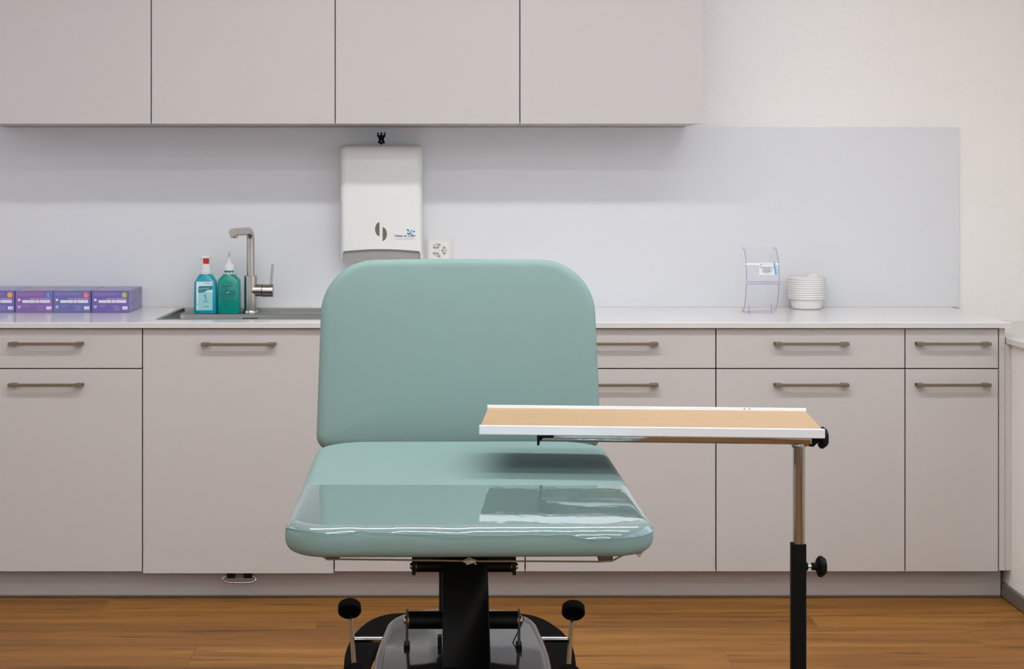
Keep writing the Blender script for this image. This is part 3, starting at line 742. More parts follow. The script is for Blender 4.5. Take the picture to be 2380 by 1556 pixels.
# logo
bm = NB(); front_prism(bm, rrect(XX(916, DD), XX(966.5, DD), ZZ(557, DD), ZZ(541, DD), .001, 3), DD - .0002, DD + .001); lg = obj('logo_sticker', bm, MT['whitem'], t)
bm = NB(); add_text(bm, 'Clean et Cool', .0115, front_M(XX(941, DD), DD - .0006, ZZ(548.6, DD)), bold=.016, shear=.16, width=48.5 * k); obj('logo_lettering', bm, MT['navy'], lg)
bm = NB(); add_text(bm, 'cleanetcool.ch - 079 714 88 38', .0042, front_M(XX(941, DD), DD - .0005, ZZ(555, DD)), width=42 * k); obj('small_lettering', bm, MT['print_grey'], lg)
bm = NB(); ccx, ccz = XX(953.7, DD), ZZ(541, DD)
def drop(x0p, y0p, x1p, y1p, w):    # teardrop from thin end (x0,y0) to round end (x1,y1), pixel coordinates
    a = Vector((XX(x0p, DD), ZZ(y0p, DD))); b = Vector((XX(x1p, DD), ZZ(y1p, DD))); u = (b - a); L = u.length; u /= L; v = Vector((-u.y, u.x)); w *= k
    pts = [a] + [b + u * (w * math.cos(q)) + v * (w * math.sin(q)) for q in [(-.62 + 1.24 * i / 10) * PI for i in range(11)]]
    front_prism(bm, [(p.x, p.y) for p in pts], DD - .0010, DD - .0004)
drop(952.5, 539, 947.5, 534.8, 2.0); drop(957.5, 539.3, 962.3, 538.5, 1.9); drop(954.6, 538.2, 956.3, 535.9, 1.2); drop(953.5, 544, 948, 543.2, 2.1); drop(954, 543, 958.7, 547.5, 1.9)
front_prism(bm, [(XX(a, DD), ZZ(b, DD)) for a, b in ((952.4, 538.8), (955.8, 539.2), (954.8, 541.5), (954.9, 543.4), (957, 546), (953, 544.6), (951.5, 544.2), (952.9, 542.6), (953.2, 540.6))], DD - .0010, DD - .0004)
obj('logo_splash', bm, MT['cyan'], lg)
# key
KD = DD + .05
kp = [(877.2, 308.5), (880, 308.5), (880.2, 314.6), (884, 314.6), (884.2, 308.3), (888.4, 308.3), (888.4, 314.6), (892.2, 314.6), (892.4, 308.5), (895.6, 308.5), (896, 316.2), (894.4, 319), (892.3, 323), (892.3, 326), (893.2, 328.5), (894.8, 330.8), (894.2, 333), (892.6, 333.8), (889, 333.8), (888, 336.4), (884.5, 336.4), (883.5, 333.8), (880, 333.8), (878.4, 332.8), (878, 331), (879.6, 328.4), (880.6, 326), (880.4, 323), (878.6, 319.4), (876.4, 316.4)]
kd0 = XX(885, KD) - XX(885, DD)
bm = NB(); front_prism(bm, [(XX(a, KD), ZZ(b, KD) - (ZZ(336.4, KD) - (Zt + .0023))) for a, b in kp], KD - .003, KD + .003)
ko = solo('dispenser_key', bm, MT['blackp'], 'small black pronged key standing in the lock on top of the towel dispenser', 'key')
c = NB(); lathe(c, [(.0023, -.01), (.0023, .01)], (XX(886.4, KD), KD, ZZ(328.5, KD) - (ZZ(336.4, KD) - (Zt + .0023))), (0, 1, 0), 16); cut(ko, c)

# ------------------------------------------------------------------ wall socket
SD = 5.880
k = SD / F
t = thing('wall_socket', 'white triple wall socket right of the towel dispenser', 'socket', (XX(1020, SD), WALL_Y - .008, 1.08))
x0, x1 = XX(990, SD), XX(1050.5, SD); z1 = ZZ(553, SD); z0 = z1 - (x1 - x0)
bm = NB()
loft(bm, [[(p[0], SD + .012, p[1]) for p in rrect(x0, x1, z0, z1, .003, 4)], [(p[0], SD + .005, p[1]) for p in rrect(x0, x1, z0, z1, .003, 4)], [(p[0], SD, p[1]) for p in rrect(x0 + .009, x1 - .006, z0 + .006, z1 - .006, .003, 4)]])
fr = obj('frame', bm, MT['socket'], t)
bm = NB(); front_prism(bm, rrect(XX(999.5, SD), XX(1042, SD), z0 + .013, ZZ(563, SD), .001, 3), SD - .0008, SD + .001); obj('insert', bm, MT['white'], t)
def recess(pts): front_prism(bm, [(XX(985 + a / 23.94, SD), ZZ(545 + b / 23.94, SD)) for a, b in pts], SD - .0013, SD - .0005)  # raised plate, with the recess shade put into its grey tone
bm = NB()
recess([(480, 700), (500, 600), (600, 520), (770, 465), (900, 490), (975, 530), (965, 620), (900, 760), (760, 840), (560, 830)])
recess([(1130, 605), (1230, 690), (1290, 800), (1300, 920), (1280, 1060), (1200, 1160), (1120, 1195), (1040, 1120), (970, 960), (970, 840), (1030, 710)])
recess([(480, 1000), (640, 950), (780, 990), (890, 1080), (950, 1180), (975, 1300), (870, 1320), (720, 1270), (560, 1180), (480, 1100)])
obj('plug_recess_shade', bm, MT['socketr'], t)
bm = NB()
for a, b in ((843, 585), (575, 742), (750, 737), (1120, 750), (1037, 902), (1120, 1057), (575, 1063), (750, 1068), (843, 1215)):
    disc(bm, (XX(985 + a / 23.94, SD), SD - .0012, ZZ(545 + b / 23.94, SD)), .0023, h=.0006, seg=14)
obj('contact_hole', bm, MT['ink'], t)
bm = NB(); disc(bm, (XX(1020.6, SD), SD - .0006, ZZ(582.8, SD)), .0028, h=.0008, seg=16); obj('centre_screw', bm, MT['socketr'], t)

# ------------------------------------------------------------------ clear acrylic dispenser box
AX0, AX1 = XX(1734.5, 5.57), XX(1811.5, 5.57)
AX1b = AX1
t = thing('acrylic_dispenser', 'clear acrylic dispenser box with curved lid and sticker beside the white bowls', 'dispenser box', ((AX0 + AX1) / 2, 5.69, ZT))
lidp = [(5.570, .9915), (5.571, 1.015), (5.576, 1.040), (5.586, 1.063), (5.602, 1.083), (5.624, 1.096), (5.650, 1.101), (5.690, 1.096), (5.735, 1.070), (5.775, 1.035), (5.800, .9915)]
bodp = [(5.572, .981), (5.577, .960), (5.586, .938), (5.600, .914), (5.622, .896), (5.650, .8855), (5.790, .8855), (5.802, .981)]
def smooth(p, m=4):
    out = []
    for i in range(len(p) - 1):
        a, b, c, d = p[max(i - 1, 0)], p[i], p[i + 1], p[min(i + 2, len(p) - 1)]
        for j in range(m):
            t = j / m
            out.append(tuple(.5 * (2 * b[k] + (c[k] - a[k]) * t + (2 * a[k] - 5 * b[k] + 4 * c[k] - d[k]) * t * t + (3 * b[k] - a[k] - 3 * c[k] + d[k]) * t ** 3) for k in (0, 1)))
    return out + [p[-1]]
LIDF, BODF = smooth(lidp[:7]), smooth(bodp[:6])
lidp, bodp = LIDF + lidp[7:], BODF + bodp[6:]
TH = .0022
def sheet(bm, prof, x0, x1, th=TH):
    """bent sheet following prof in depth/height, spanning x0..x1, with real thickness"""
    a = [Vector((0, p[0], p[1])) for p in prof]; nn = []
    for i in range(len(a)):
        d = (a[min(i + 1, len(a) - 1)] - a[max(i - 1, 0)]).normalized(); nn.append(Vector((0, d.z, -d.y)))
    rows = []
    for p, n_ in zip(a, nn):
        q = p + n_ * th; rows.append([bm.verts.new((x, w.y, w.z)) for x, w in ((x0, p), (x1, p), (x1, q), (x0, q))])
    for r0, r1 in zip(rows[:-1], rows[1:]):
        for i in range(4): bm.faces.new((r0[i], r0[(i + 1) % 4], r1[(i + 1) % 4], r1[i]))
    bm.faces.new(rows[0][::-1]); bm.faces.new(rows[-1])
def side_panel(bm, prof, x0, x1): prism(bm, prof, lambda p: (x0, p[0], p[1]), lambda p: (x1, p[0], p[1]))
bm = NB(); sheet(bm, LIDF, AX0 + TH, AX1 - TH)
ld = obj('lid', bm, MT['acryl'], t, 40)
bm = NB(); side_panel(bm, lidp, AX0, AX0 + TH); side_panel(bm, lidp, AX1 - TH, AX1); obj('lid_side', bm, MT['acryl'], ld)
bm = NB(); sheet(bm, BODF, AX0 + TH, AX1 - TH); box(bm, AX0 + TH, AX1 - TH, 5.650, 5.79, .8832, .8855)
bd = obj('hopper', bm, MT['acryl'], t, 40)
bm = NB(); side_panel(bm, bodp, AX0, AX0 + TH); side_panel(bm, bodp, AX1 - TH, AX1)
obj('hopper_side', bm, MT['acryl'], bd)
def edge(prof, xs, r, parent, name='edge', m='acryledge'):
    bm = NB()
    for x in xs: tube(bm, [(x, p[0] - .0005, p[1]) for p in prof], r, 8)
    obj(name, bm, MT[m], parent, 60, label='violet tinted edges')
edge(LIDF, (AX0 + .001, AX1 - .001), .00115, ld); edge(BODF, (AX0 + .0005, AX1 - .0015), .00115, bd)
bm = NB()
for z, y, a, b in ((.9895, 5.5675, AX0 + .002, AX1 + .004), (.9825, 5.5665, AX0 - .0005, AX1 + .001)):
    tube(bm, [(a, y, z + .001), (a + .004, y, z), (b, y, z), (b + .002, y, z - .003)], .0010, 8)
tube(bm, [(AX0, 5.567, .9825), (AX0, 5.566, .9875)], .0009, 8)
obj('front_rail', bm, MT['acryledge'], t, 60)
bm = NB()
for x in (AX0 - .002, AX1 - .001): box(bm, x, x + .003, 5.568, 5.802, .9815, .9905, .0006)
box(bm, AX0, AX1, 5.566, 5.5685, .9825, .9895); obj('flange', bm, MT['acryl'], t)
bm = NB()
for px in (1741, 1792.5):
    x = XX(px, 5.60); box(bm, x - .0009, x + .0009, 5.598, 5.602, ZT + .0004, .912, .0004, mi=1)
obj('support_foot', bm, [MT['acryl'], MT['acryledge']], t)
# sticker on the lid
sy = 5.5695
bm = NB(); front_prism(bm, [(XX(a, sy), ZZ(b, sy)) for a, b in ((1764.5, 639), (1763.7, 611.5), (1798.5, 611.3), (1801, 638.8))], sy - .0012, sy - .0004); so = obj('sticker', bm, MT['sticker'], ld)
for v in so.data.vertices:
    if v.co.z > 1.035: v.co.y += .0045
bm = NB(); front_prism(bm, [(XX(a, sy), ZZ(b, sy)) for a, b in ((1801, 638.9), (1798, 611.3), (1801.8, 611.2), (1805.6, 638.7))], sy - .0014, sy - .0004); bo = obj('sticker_stripe', bm, MT['skyb'], so)
for v in bo.data.vertices:
    if v.co.z > 1.035: v.co.y += .0045
bm = NB(); add_text(bm, 'Medical Center AG', .0046, front_M(XX(1782, sy), sy - .0012, ZZ(621.8, sy)), width=.044); obj('sticker_heading', bm, MT['ink'], so)
bm = NB()
for i, (a, b) in enumerate(((1773, 1791), (1772.5, 1792), (1770, 1795), (1774, 1791), (1774.5, 1790.5))):
    x = a
    while x < b:
        l = random.uniform(1.2, 3.2); yy = 625 + i * 2.45
        box(bm, XX(x, sy), XX(min(x + l, b), sy), sy - .0011, sy - .0008, ZZ(yy + .75, sy), ZZ(yy - .45, sy)); x += l + .6
box(bm, XX(1767, sy), XX(1771, sy), sy + .0002, sy + .0008, ZZ(616.5, sy), ZZ(614.5, sy))
obj('sticker_print', bm, MT['print_grey'], so)

# ------------------------------------------------------------------ stack of white bowls
BX, BY = XX(1876.5, 5.80), 5.812
ORD = ['lowest', 'second lowest', 'third from the bottom', 'fourth from the bottom', 'fifth from the bottom', 'fifth from the top', 'fourth from the top', 'third from the top', 'second from the top', 'topmost']
NBOWL = 10
first = None
for i in range(NBOWL):
    lab_ = '%s white disposable bowl in the stack on the worktop' % ORD[i]
    if i == NBOWL - 1: lab_ = 'topmost white disposable bowl of the stack, with a raised round tab'
    if first is None:
        first = thing('bowl', lab_, 'bowl', (BX, BY, ZT), 'stacked white bowls')
        bm = NB(); z = ZT + .0004; N2 = 40
        prof = [(0, .0), (.044, 0), (.0495, .0035), (.0515, .010), (.0557, .0345), (.0575, .0355), (.0640, .0359), (.0646, .0367), (.0646, .0420), (.0640, .0426), (.0584, .0426), (.0560, .0385), (.0551, .0350), (.0509, .0105), (.0488, .0045), (.0435, .0012), (0, .0012)]
        lathe(bm, [(r, h + z) for r, h in prof], (BX, BY, 0), (0, 0, 1), 48)
        for v in bm.verts: v.co.x = BX + (v.co.x - BX) * 1.0; v.co.y = BY + (v.co.y - BY) * 1.0
        obj('shell', bm, MT['whitem'], first, 35); cur = first
    else:
        cur = first.copy(); COL.objects.link(cur); cur['label'] = lab_
        cur.location = Vector((BX + random.uniform(-.0002, .0002), BY, ZT + i * .00745)); cur.rotation_euler.z = random.uniform(0, 6)
        for ch in first.children:
            d = ch.copy(); COL.objects.link(d); d.parent = cur; d.matrix_parent_inverse = first.matrix_basis.inverted()
zt = ZT + 9 * .00745 + .042
bm = NB()
ky = BY + .02
pts = [(1858, 649.5), (1862, 647.5), (1870, 645), (1876, 643.5), (1880.5, 639.5), (1885, 636), (1890, 635), (1895, 636.5), (1899, 640), (1900.6, 645), (1901, 650.5)]
front_prism(bm, [(XX(a, ky), ZZ(b, ky)) for a, b in pts], ky - .0008, ky + .0008)
tb = obj('tab', bm, MT['whitem'], cur, label='raised round tab')
tb.matrix_parent_inverse = cur.matrix_basis.inverted()

# ------------------------------------------------------------------ treatment chair
CR = Vector((.0155, 3.0, 0)); YAW = math.radians(0.9)
chair = thing('treatment_chair', 'mint green padded treatment chair on a black hydraulic base', 'treatment chair', CR)
RZ = Matrix.Translation(CR) @ Matrix.Rotation(YAW, 4, 'Z')
ZS = 0.7925; T = .049; SR = T / 2          # seat top, thickness, bullnose radius
SW, SF, SB = .2905, -.424, .448            # half width, front and rear (local y)
def outline(hw, y0, y1, rf, rb, ne=48, nc=14):
    """dense counter-clockwise outline from the middle of the rear edge round by the left, front, right"""
    pts = []
    def line(a, b, m):
        for i in range(m): pts.append((a[0] + (b[0] - a[0]) * i / m, a[1] + (b[1] - a[1]) * i / m))
    def crn(cx, cy, r, a0):
        for i in range(nc): a = a0 + PI / 2 * i / nc; pts.append((cx + r * math.cos(a), cy + r * math.sin(a)))
    crn(-hw + rb, y1 - rb, rb, PI / 2); line((-hw, y1 - rb), (-hw, y0 + rf), ne)
    crn(-hw + rf, y0 + rf, rf, PI); line((-hw + rf, y0), (hw - rf, y0), ne * 2)
    crn(hw - rf, y0 + rf, rf, 1.5 * PI); line((hw, y0 + rf), (hw, y1 - rb), ne)
    crn(hw - rb, y1 - rb, rb, 0); line((hw - rb, y1), (-hw + rb, y1), ne)
    return pts
def onorm(o):
    n = len(o); r = []
    for i in range(n):
        a = Vector(o[i - 1]); b = Vector(o[(i + 1) % n]); d = (b - a).normalized(); r.append(Vector((d.y, -d.x)))
    return r
def cushion(o, t, crown, fn, bottom=True):
    """padded slab: outline o is the outermost edge; fn maps (x, y, z) local to world; top at z=0"""
    bm = NB(); nr = onorm(o); R_ = t / 2; rings = []
    SQ = lambda v: math.copysign(abs(v) ** .78, v)
    cx = sum(p[0] for p in o) / len(o); cy = sum(p[1] for p in o) / len(o)
    inner = [(o[i][0] - nr[i].x * R_, o[i][1] - nr[i].y * R_) for i in range(len(o))]
    S = [.04, .2, .4, .6, .75, .87, .95, 1.0]
    def cz(s): return crown * (1 - s ** 4)
    for s in S: rings.append([(cx + (p[0] - cx) * s, cy + (p[1] - cy) * s, cz(s)) for p in inner])
    for j in range(1, 17):
        a = PI * j / 16
        rings.append([(inner[i][0] + nr[i].x * R_ * SQ(math.sin(a)), inner[i][1] + nr[i].y * R_ * SQ(math.sin(a)), -R_ + R_ * SQ(math.cos(a))) for i in range(len(o))])
    loft(bm, [[fn(p) for p in r] for r in rings])
    return bm
seat_o = outline(SW, SF, SB, .075, .105)
def seat_fn(p): return RZ @ Vector((p[0], p[1], ZS + p[2]))
obj('seat_cushion', cushion(seat_o, T, .0003, seat_fn), MT['mint'], chair, 60)
# backrest: built flat, then leaned back
BH, BT = .402, .052
LEAN = math.radians(15.5)
bo_ = outline(.2975, 0, BH, .032, .112)
B0 = Vector((-.002, .478, .770))
def back_fn(p):
    x, y, z = p
    f = y / BH; x = x * (1 - .024 * f) ; z = z + .004 * math.sin(PI * min(1, max(0, f)))
    yy = y + .006 * (1 - (x / .30) ** 2) * max(0, f) ** 3
    return RZ @ (B0 + Vector((x, yy * math.sin(LEAN) - z * math.cos(LEAN), yy * math.cos(LEAN) + z * math.sin(LEAN))))
obj('backrest_cushion', cushion(bo_, BT, .004, back_fn), MT['mint'], chair, 60)
# backrest carrier (behind) and seat frame
bm = NB()
obox(bm, RZ @ (B0 + Vector((0, .14 * math.sin(LEAN) + .058 * math.cos(LEAN), .14 * math.cos(LEAN) - .058 * math.sin(LEAN)))), RZ.to_3x3() @ Vector((1, 0, 0)), RZ.to_3x3() @ Vector((0, math.cos(LEAN), -math.sin(LEAN))), RZ.to_3x3() @ Vector((0, math.sin(LEAN), math.cos(LEAN))), .05, .008, .20, .002)
obj('backrest_bracket', bm, MT['black'], chair)
def cbox(bm, x0, x1, y0, y1, z0, z1, bev=0.001): # local chair box
    b2 = NB(); box(b2, x0, x1, y0, y1, z0, z1, bev); merge(bm, b2, RZ)
zu = ZS - T
bm = NB(); cbox(bm, -.16, .16, -.12, .50, zu - .012, zu + .002); obj('seat_frame', bm, MT['black'], chair)
for a, b, y1_ in ((755.5, 788.5, 1304), (1391, 1425, 1308)):
    d = 2.63; bm = NB(); box(bm, XX(a, d), XX(b, d), d, d + .03, ZZ(y1_, d), zu + .003, .0025); obj('seat_bumper', bm, MT['block'], chair)
# tilt joint under the seat
UD = 2.955
zc = ZZ(1316.5, UD)
bm = NB()
for a, b in ((958, 966.5), (1190.5, 1198.5)): box(bm, XX(a, UD), XX(b, UD), UD - .02, UD + .03, zc - .0118, zu - .008, .001)
obj('joint_bracket', bm, MT['black'], chair)
bm = NB(); box(bm, XX(966, UD), XX(1191, UD), UD - .016, UD + .028, ZZ(1304, UD), zu - .008, .001); obj('joint_plate', bm, MT['black'], chair)
bm = NB(); tube(bm, [(XX(969, UD), UD, zc), (XX(1188, UD), UD, zc)], .0103, 24); obj('upper_pivot_tube', bm, MT['black'], chair, 40)
bm = NB()
for a, b in ((966.3, 969.2), (1187.8, 1190.7)): tube(bm, [(XX(a, UD), UD, zc), (XX(b, UD), UD, zc)], .0108, 24)
obj('bronze_washer', bm, MT['copper'], chair, 40)
bm = NB()
for px, s in ((958, -1), (1198.5, 1)): lathe(bm, [(.0062, 0), (.0062, .0015), (.0045, .004), (0, .0045)], (XX(px, UD), UD, zc), (s, 0, 0), 16)
obj('pivot_bolt', bm, MT['chrome'], chair, 40)
# column
bm = NB()
def quad_col(pts0, pts1):
    a = [bm.verts.new(p) for p in pts0]; b = [bm.verts.new(p) for p in pts1]
    bm.faces.new(a); bm.faces.new(b[::-1])
    for i in range(4): bm.faces.new((a[i], b[i], b[(i + 1) % 4], a[(i + 1) % 4]))
d0, d1 = 2.905, 2.765
zt_ = ZZ(1300, d0) + .03; zb_ = .30
xl0, xr0 = XX(1028.5, d0), XX(1131.5, d0); xl1, xr1 = XX(1028.5, d1), XX(1141, d1)
zm = ZZ(1556, d1)
quad_col([(xl0, d0, zt_), (xr0, d0, zt_), (xr0, d0 + .045, zt_), (xl0, d0 + .045, zt_)], [(xl1, d1, zm), (xr1, d1, zm), (xr1, d1 + .06, zm), (xl1, d1 + .06, zm)])
quad_col([(xl1, d1, zm), (xr1, d1, zm), (xr1, d1 + .06, zm), (xl1, d1 + .06, zm)], [(xl1 - .003, d1 - .03, zb_), (xr1 + .003, d1 - .03, zb_), (xr1 + .003, d1 + .07, zb_), (xl1 - .003, d1 + .07, zb_)])
bmesh.ops.remove_doubles(bm, verts=bm.verts, dist=1e-5)
bmesh.ops.bevel(bm, geom=[e for e in bm.edges if abs((e.verts[0].co - e.verts[1].co).normalized().z) > .8], offset=.004, segments=3, profile=.5, affect='EDGES')
obj('lift_column', bm, MT['black'], chair, 40)
# lower joint
LD = 2.925; zc2 = ZZ(1442, LD); zh = ZZ(1503, LD)
bm = NB(); tube(bm, [(XX(951, LD), LD, zc2), (XX(1203, LD), LD, zc2)], .0152, 28); obj('lower_pivot_tube', bm, MT['black'], chair, 40)
bm = NB()
for a, b in ((948.8, 951.2), (1202.8, 1205.2)): tube(bm, [(XX(a, LD), LD, zc2), (XX(b, LD), LD, zc2)], .0157, 28)
obj('bronze_washer', bm, MT['copper'], chair, 40)
bm = NB()
for a, b in ((943.5, 949), (1203.5, 1209)):
    box(bm, XX(a, LD), XX(b, LD), LD - .014, LD + .014, zh - .02, zc2 + .0165, .001)
obj('support_plate', bm, MT['dgrey'], chair)
bm = NB()
for a in (945.5, 1206): box(bm, XX(a - 6.5, LD), XX(a + 6.5, LD), LD - .017, LD + .017, zh - .006, zh + .005, .001)
obj('plate_grommet', bm, MT['blackp'], chair)
bm = NB()
for px, s in ((943.5, -1), (1209, 1)): lathe(bm, [(.0075, 0), (.0075, .002), (.005, .0045), (0, .005)], (XX(px, LD), LD, zc2), (s, 0, 0), 18)
obj('pivot_bolt', bm, MT['chrome'], chair, 40)
bm = NB(); tube(bm, [P(1024.3, 1325, UD + .02), P(1024.3, 1442, LD + .02)], .0032, 12)
obj('gas_spring', bm, MT['black'], chair, 40)
bm = NB(); box(bm, XX(1017, LD), XX(1027, LD), LD + .0, LD + .02, zh - .004, ZZ(1482, LD), .001); obj('column_guide', bm, MT['black'], chair)
# glossy grey shell over the lifting gear
ho_ = [(px_, py_) for px_, py_ in outline(.1515, 2.62, 3.262, .06, .135, ne=20, nc=10)]
HX = XX(1074, 3.0)
def hood_z(y): return .5105 - max(0, (y - 2.925)) * .03 - .10 * max(0, y - 3.08) ** 2
bm = NB(); nr = onorm(ho_); rings = []; r_ = .018
ho_ = [(p[0] * (1 - .13 * (max(0, p[1] - 2.9) / .36) ** 1.4), p[1]) for p in ho_]
nr = onorm(ho_)
inner = [(ho_[i][0] - nr[i].x * r_, ho_[i][1] - nr[i].y * r_) for i in range(len(ho_))]
cy = 2.94
for s in (.04, .25, .5, .7, .85, .95, 1.0): rings.append([(HX + p[0] * s, cy + (p[1] - cy) * s, hood_z(cy + (p[1] - cy) * s) + .004 * (1 - s * s)) for p in inner])
for j in range(1, 9):
    a = PI / 2 * j / 8; rings.append([(HX + inner[i][0] + nr[i].x * r_ * math.sin(a), inner[i][1] + nr[i].y * r_ * math.sin(a), hood_z(inner[i][1]) - r_ + r_ * math.cos(a)) for i in range(len(ho_))])
for z, e in ((.40, .004), (.25, .010), (.06, .016)): rings.append([(HX + ho_[i][0] + nr[i].x * e, ho_[i][1] + nr[i].y * e, z) for i in range(len(ho_))])
loft(bm, rings); obj('base_shell', bm, MT['hood'], chair, 60)
bm = NB(); box(bm, HX - .20, HX + .20, 2.50, 3.42, .0, .06, .008); obj('floor_plate', bm, MT['black'], chair)
bm = NB()
cab = [P(1213, 1431, 3.0), P(1217, 1438, 2.99), P(1214, 1449, 2.98), P(1207, 1463, 2.97), P(1200, 1478, 2.96), P(1191, 1497, 2.955), P(1186, 1506, 2.945)]
cab.append(Vector((cab[-1].x - .002, cab[-1].y - .02, hood_z(2.9) + .002)))
tube(bm, cab, .0011, 8); obj('cable', bm, MT['black'], chair, 60)
# black base ring behind
ZR = .25
def RU(px, py): d = (CH - ZR) * F / (py - VY); return (XX(px, d), d)
outp = [RU(*p) for p in ((960, 1425.5), (919, 1426.3), (900, 1429), (882, 1433.5), (866, 1440), (852, 1448.5), (838, 1460), (825, 1474), (815, 1489), (807.5, 1505), (802.5, 1521), (800, 1537), (799.5, 1552))]
outr = [RU(*p) for p in ((1180, 1426), (1218, 1428), (1238, 1431.5), (1259, 1438.5), (1274, 1446), (1288, 1455), (1304, 1467), (1318, 1482), (1326, 1494.5), (1332, 1508), (1336, 1525), (1338.5, 1544), (1339, 1556))]
poly_o = [(-.2505, 3.45), (-.246, 3.25), (-.235, 3.05)][::-1] + outp[::-1] + outr + [(.264, 3.45), (.260, 3.25), (.250, 3.05)]
inn = [RU(*p) for p in ((859, 1556), (860.5, 1541), (863.5, 1528), (869, 1516), (876, 1507))]
hole = [(-.188, 3.40)] + inn + [(-.15, 3.955), (-.08, 3.985), (.09, 3.985), (.16, 3.955), (.197, 3.86), (.203, 3.70), (.200, 3.40)] + [(.0, 3.36)]
bm = NB()
def fill_plate(bm, outer, hol, z0, z1):
    for z, flip in ((z1, False), (z0, True)):
        vo = [bm.verts.new((p[0], p[1], z)) for p in outer]; vh = [bm.verts.new((p[0], p[1], z)) for p in hol]
        es = [bm.edges.new((v[i], v[(i + 1) % len(v)])) for v in (vo, vh) for i in range(len(v))]
        bmesh.ops.triangle_fill(bm, edges=es, use_beauty=True)
        if not flip: to, th = vo, vh
        else:
            for a, b in ((to, vo), (th, vh)):
                for i in range(len(a)): bm.faces.new((a[i], a[(i + 1) % len(a)], b[(i + 1) % len(b)], b[i]))
fill_plate(bm, poly_o, hole, ZR - .022, ZR)
obj('base_ring', bm, MT['blacks'], chair, 30)
bm = NB(); box(bm, HX - .03, HX + .03, 3.2, 3.99, .19, .229, .003); box(bm, HX - .03, HX + .03, 3.93, 3.99, 0, .20, .003); box(bm, HX - .15, HX + .15, 3.93, 3.99, 0, .03, .003)
obj('ring_support', bm, MT['black'], chair)
# pedals: pads on rods, joined by a chrome cross bar
BARD = 3.762; zbar = ZZ(1487, BARD)
bm = NB(); tube(bm, [(XX(824, BARD), BARD, zbar), (XX(1319, BARD), BARD, zbar)], .0066, 18); obj('cross_bar', bm, MT['chrome'], chair, 40)
for pad, rt, rb in (((812.5, 1413), (815, 1430), (823.5, 1553)), ((1332.5, 1417), (1329, 1435), (1321, 1556))):
    bm = NB(); a = P(rt[0], rt[1], 3.838); b = P(rb[0], rb[1], 3.68); tube(bm, [a, b], .0054, 16); po = obj('pedal_rod', bm, MT['dchrome'], chair, 40)
    c = P(pad[0], pad[1] + 4, 3.850); ax = Vector((0.06 * (1 if pad[0] < 1000 else -1), -.80, -.60)).normalized()
    bm = NB(); lathe(bm, [(0, -.0125), (.0245, -.0125), (.0262, -.0105), (.0266, .0055), (.0252, .008), (0, .008)], c, ax, 36); obj('pedal_pad', bm, MT['blacks'], po, 40)
    bm = NB(); lathe(bm, [(0, -.012), (.024, -.012), (.0255, -.010), (.0255, .006), (0, .008)], P(rb[0] + .5, rb[1] + 15, 3.652), ax, 32); obj('pedal_foot_pad', bm, MT['blacks'], po, 40)

# ------------------------------------------------------------------ clear plastic cover over the front of the seat
cover = thing('seat_cover', 'clear glossy plastic sheet over the front half of the mint seat', 'plastic cover', (CR.x, 2.75, ZS))
ETAB = [(640, 1222), (663, 1224), (680, 1232), (695, 1229), (720, 1240), (775, 1246), (800, 1244), (830, 1236), (870, 1241), (940, 1243), (1000, 1245), (1100, 1247), (1180, 1247), (1240, 1245), (1285, 1247), (1312, 1242), (1345, 1252), (1390, 1257), (1440, 1249), (1470, 1252), (1500, 1245), (1515, 1234), (1528, 1230)]
nr = onorm(seat_o); nS = len(seat_o)
inner = [(seat_o[i][0] - nr[i].x * SR, seat_o[i][1] - nr[i].y * SR) for i in range(nS)]
def film_pt(i, a, lift):
    s_ = abs(math.sin(a)) ** .78; c_ = math.copysign(abs(math.cos(a)) ** .78, math.cos(a))
    return RZ @ Vector((inner[i][0] + nr[i].x * (SR + lift) * s_, inner[i][1] + nr[i].y * (SR + lift) * s_, ZS - SR + (SR + lift) * c_))
def proj(p): return (VX + F * p.x / p.y, VY + F * (CH - p.z) / p.y)
def a_end(i):
    if nr[i].y > -.25:
        return math.radians(68 + 10 * math.sin(i * .35))
    lo, hi = math.radians(5), math.radians(100)
    for _ in range(24):
        m = (lo + hi) / 2; q = proj(film_pt(i, m, .002))
        if q[1] < interp(ETAB, q[0]): lo = m
        else: hi = m
    return max(lo, math.radians(20))
AE = [a_end(i) for i in range(nS)]
sm = []
for i in range(nS):
    sm.append(sum(AE[(i + j) % nS] for j in range(-3, 4)) / 7)
AE = sm
def lift(i, f):
    p = seat_o[i]
    n1 = noise.noise(Vector((p[0] * 12, p[1] * 12, 3.1))); n2 = noise.noise(Vector((p[0] * 33, p[1] * 33, 9.7)))
    w_ = max(0.0, min(1.0, (-nr[i].y - .15) / .5))
    return .0009 + f * w_ * max(0.0, .0036 + .0085 * n1 + .0024 * n2)
bm = NB(); cols = []; cx = 0; cy = (SF + SB) / 2 - .02
S = [.03] + [.03 + .97 * j / 14 for j in range(1, 15)]
rings = []
for s in S: rings.append([RZ @ Vector(((inner[i][0]) * s, cy + (inner[i][1] - cy) * s, ZS + .0003 * (1 - s ** 4) + .0009 + .0002 * noise.noise(Vector((inner[i][0] * s * 18, (cy + (inner[i][1] - cy) * s) * 18, 1.0))))) for i in range(nS)])
NA = 14
for j in range(1, NA + 1):
    f = j / NA; rings.append([film_pt(i, AE[i] * f, lift(i, f * f * .9 + .1 * f)) for i in range(nS)])
loft(bm, rings, cap=False)
REAR = 2.932
bmesh.ops.bisect_plane(bm, geom=bm.verts[:] + bm.edges[:] + bm.faces[:], plane_co=(0, REAR, 0), plane_no=(.012, 1, 0), clear_outer=True)
obj('clear_sheet', bm, MT['film'], cover, 80)
# cut edge of the sheet, seen as a thin blue-grey line
eb = [i for i in range(nS) if rings[-1][i].y < REAR]
bm = NB(); tube(bm, [rings[-1][i] for i in eb], .00075, 6); obj('sheet_edge', bm, MT['filmedge'], cover, 60)
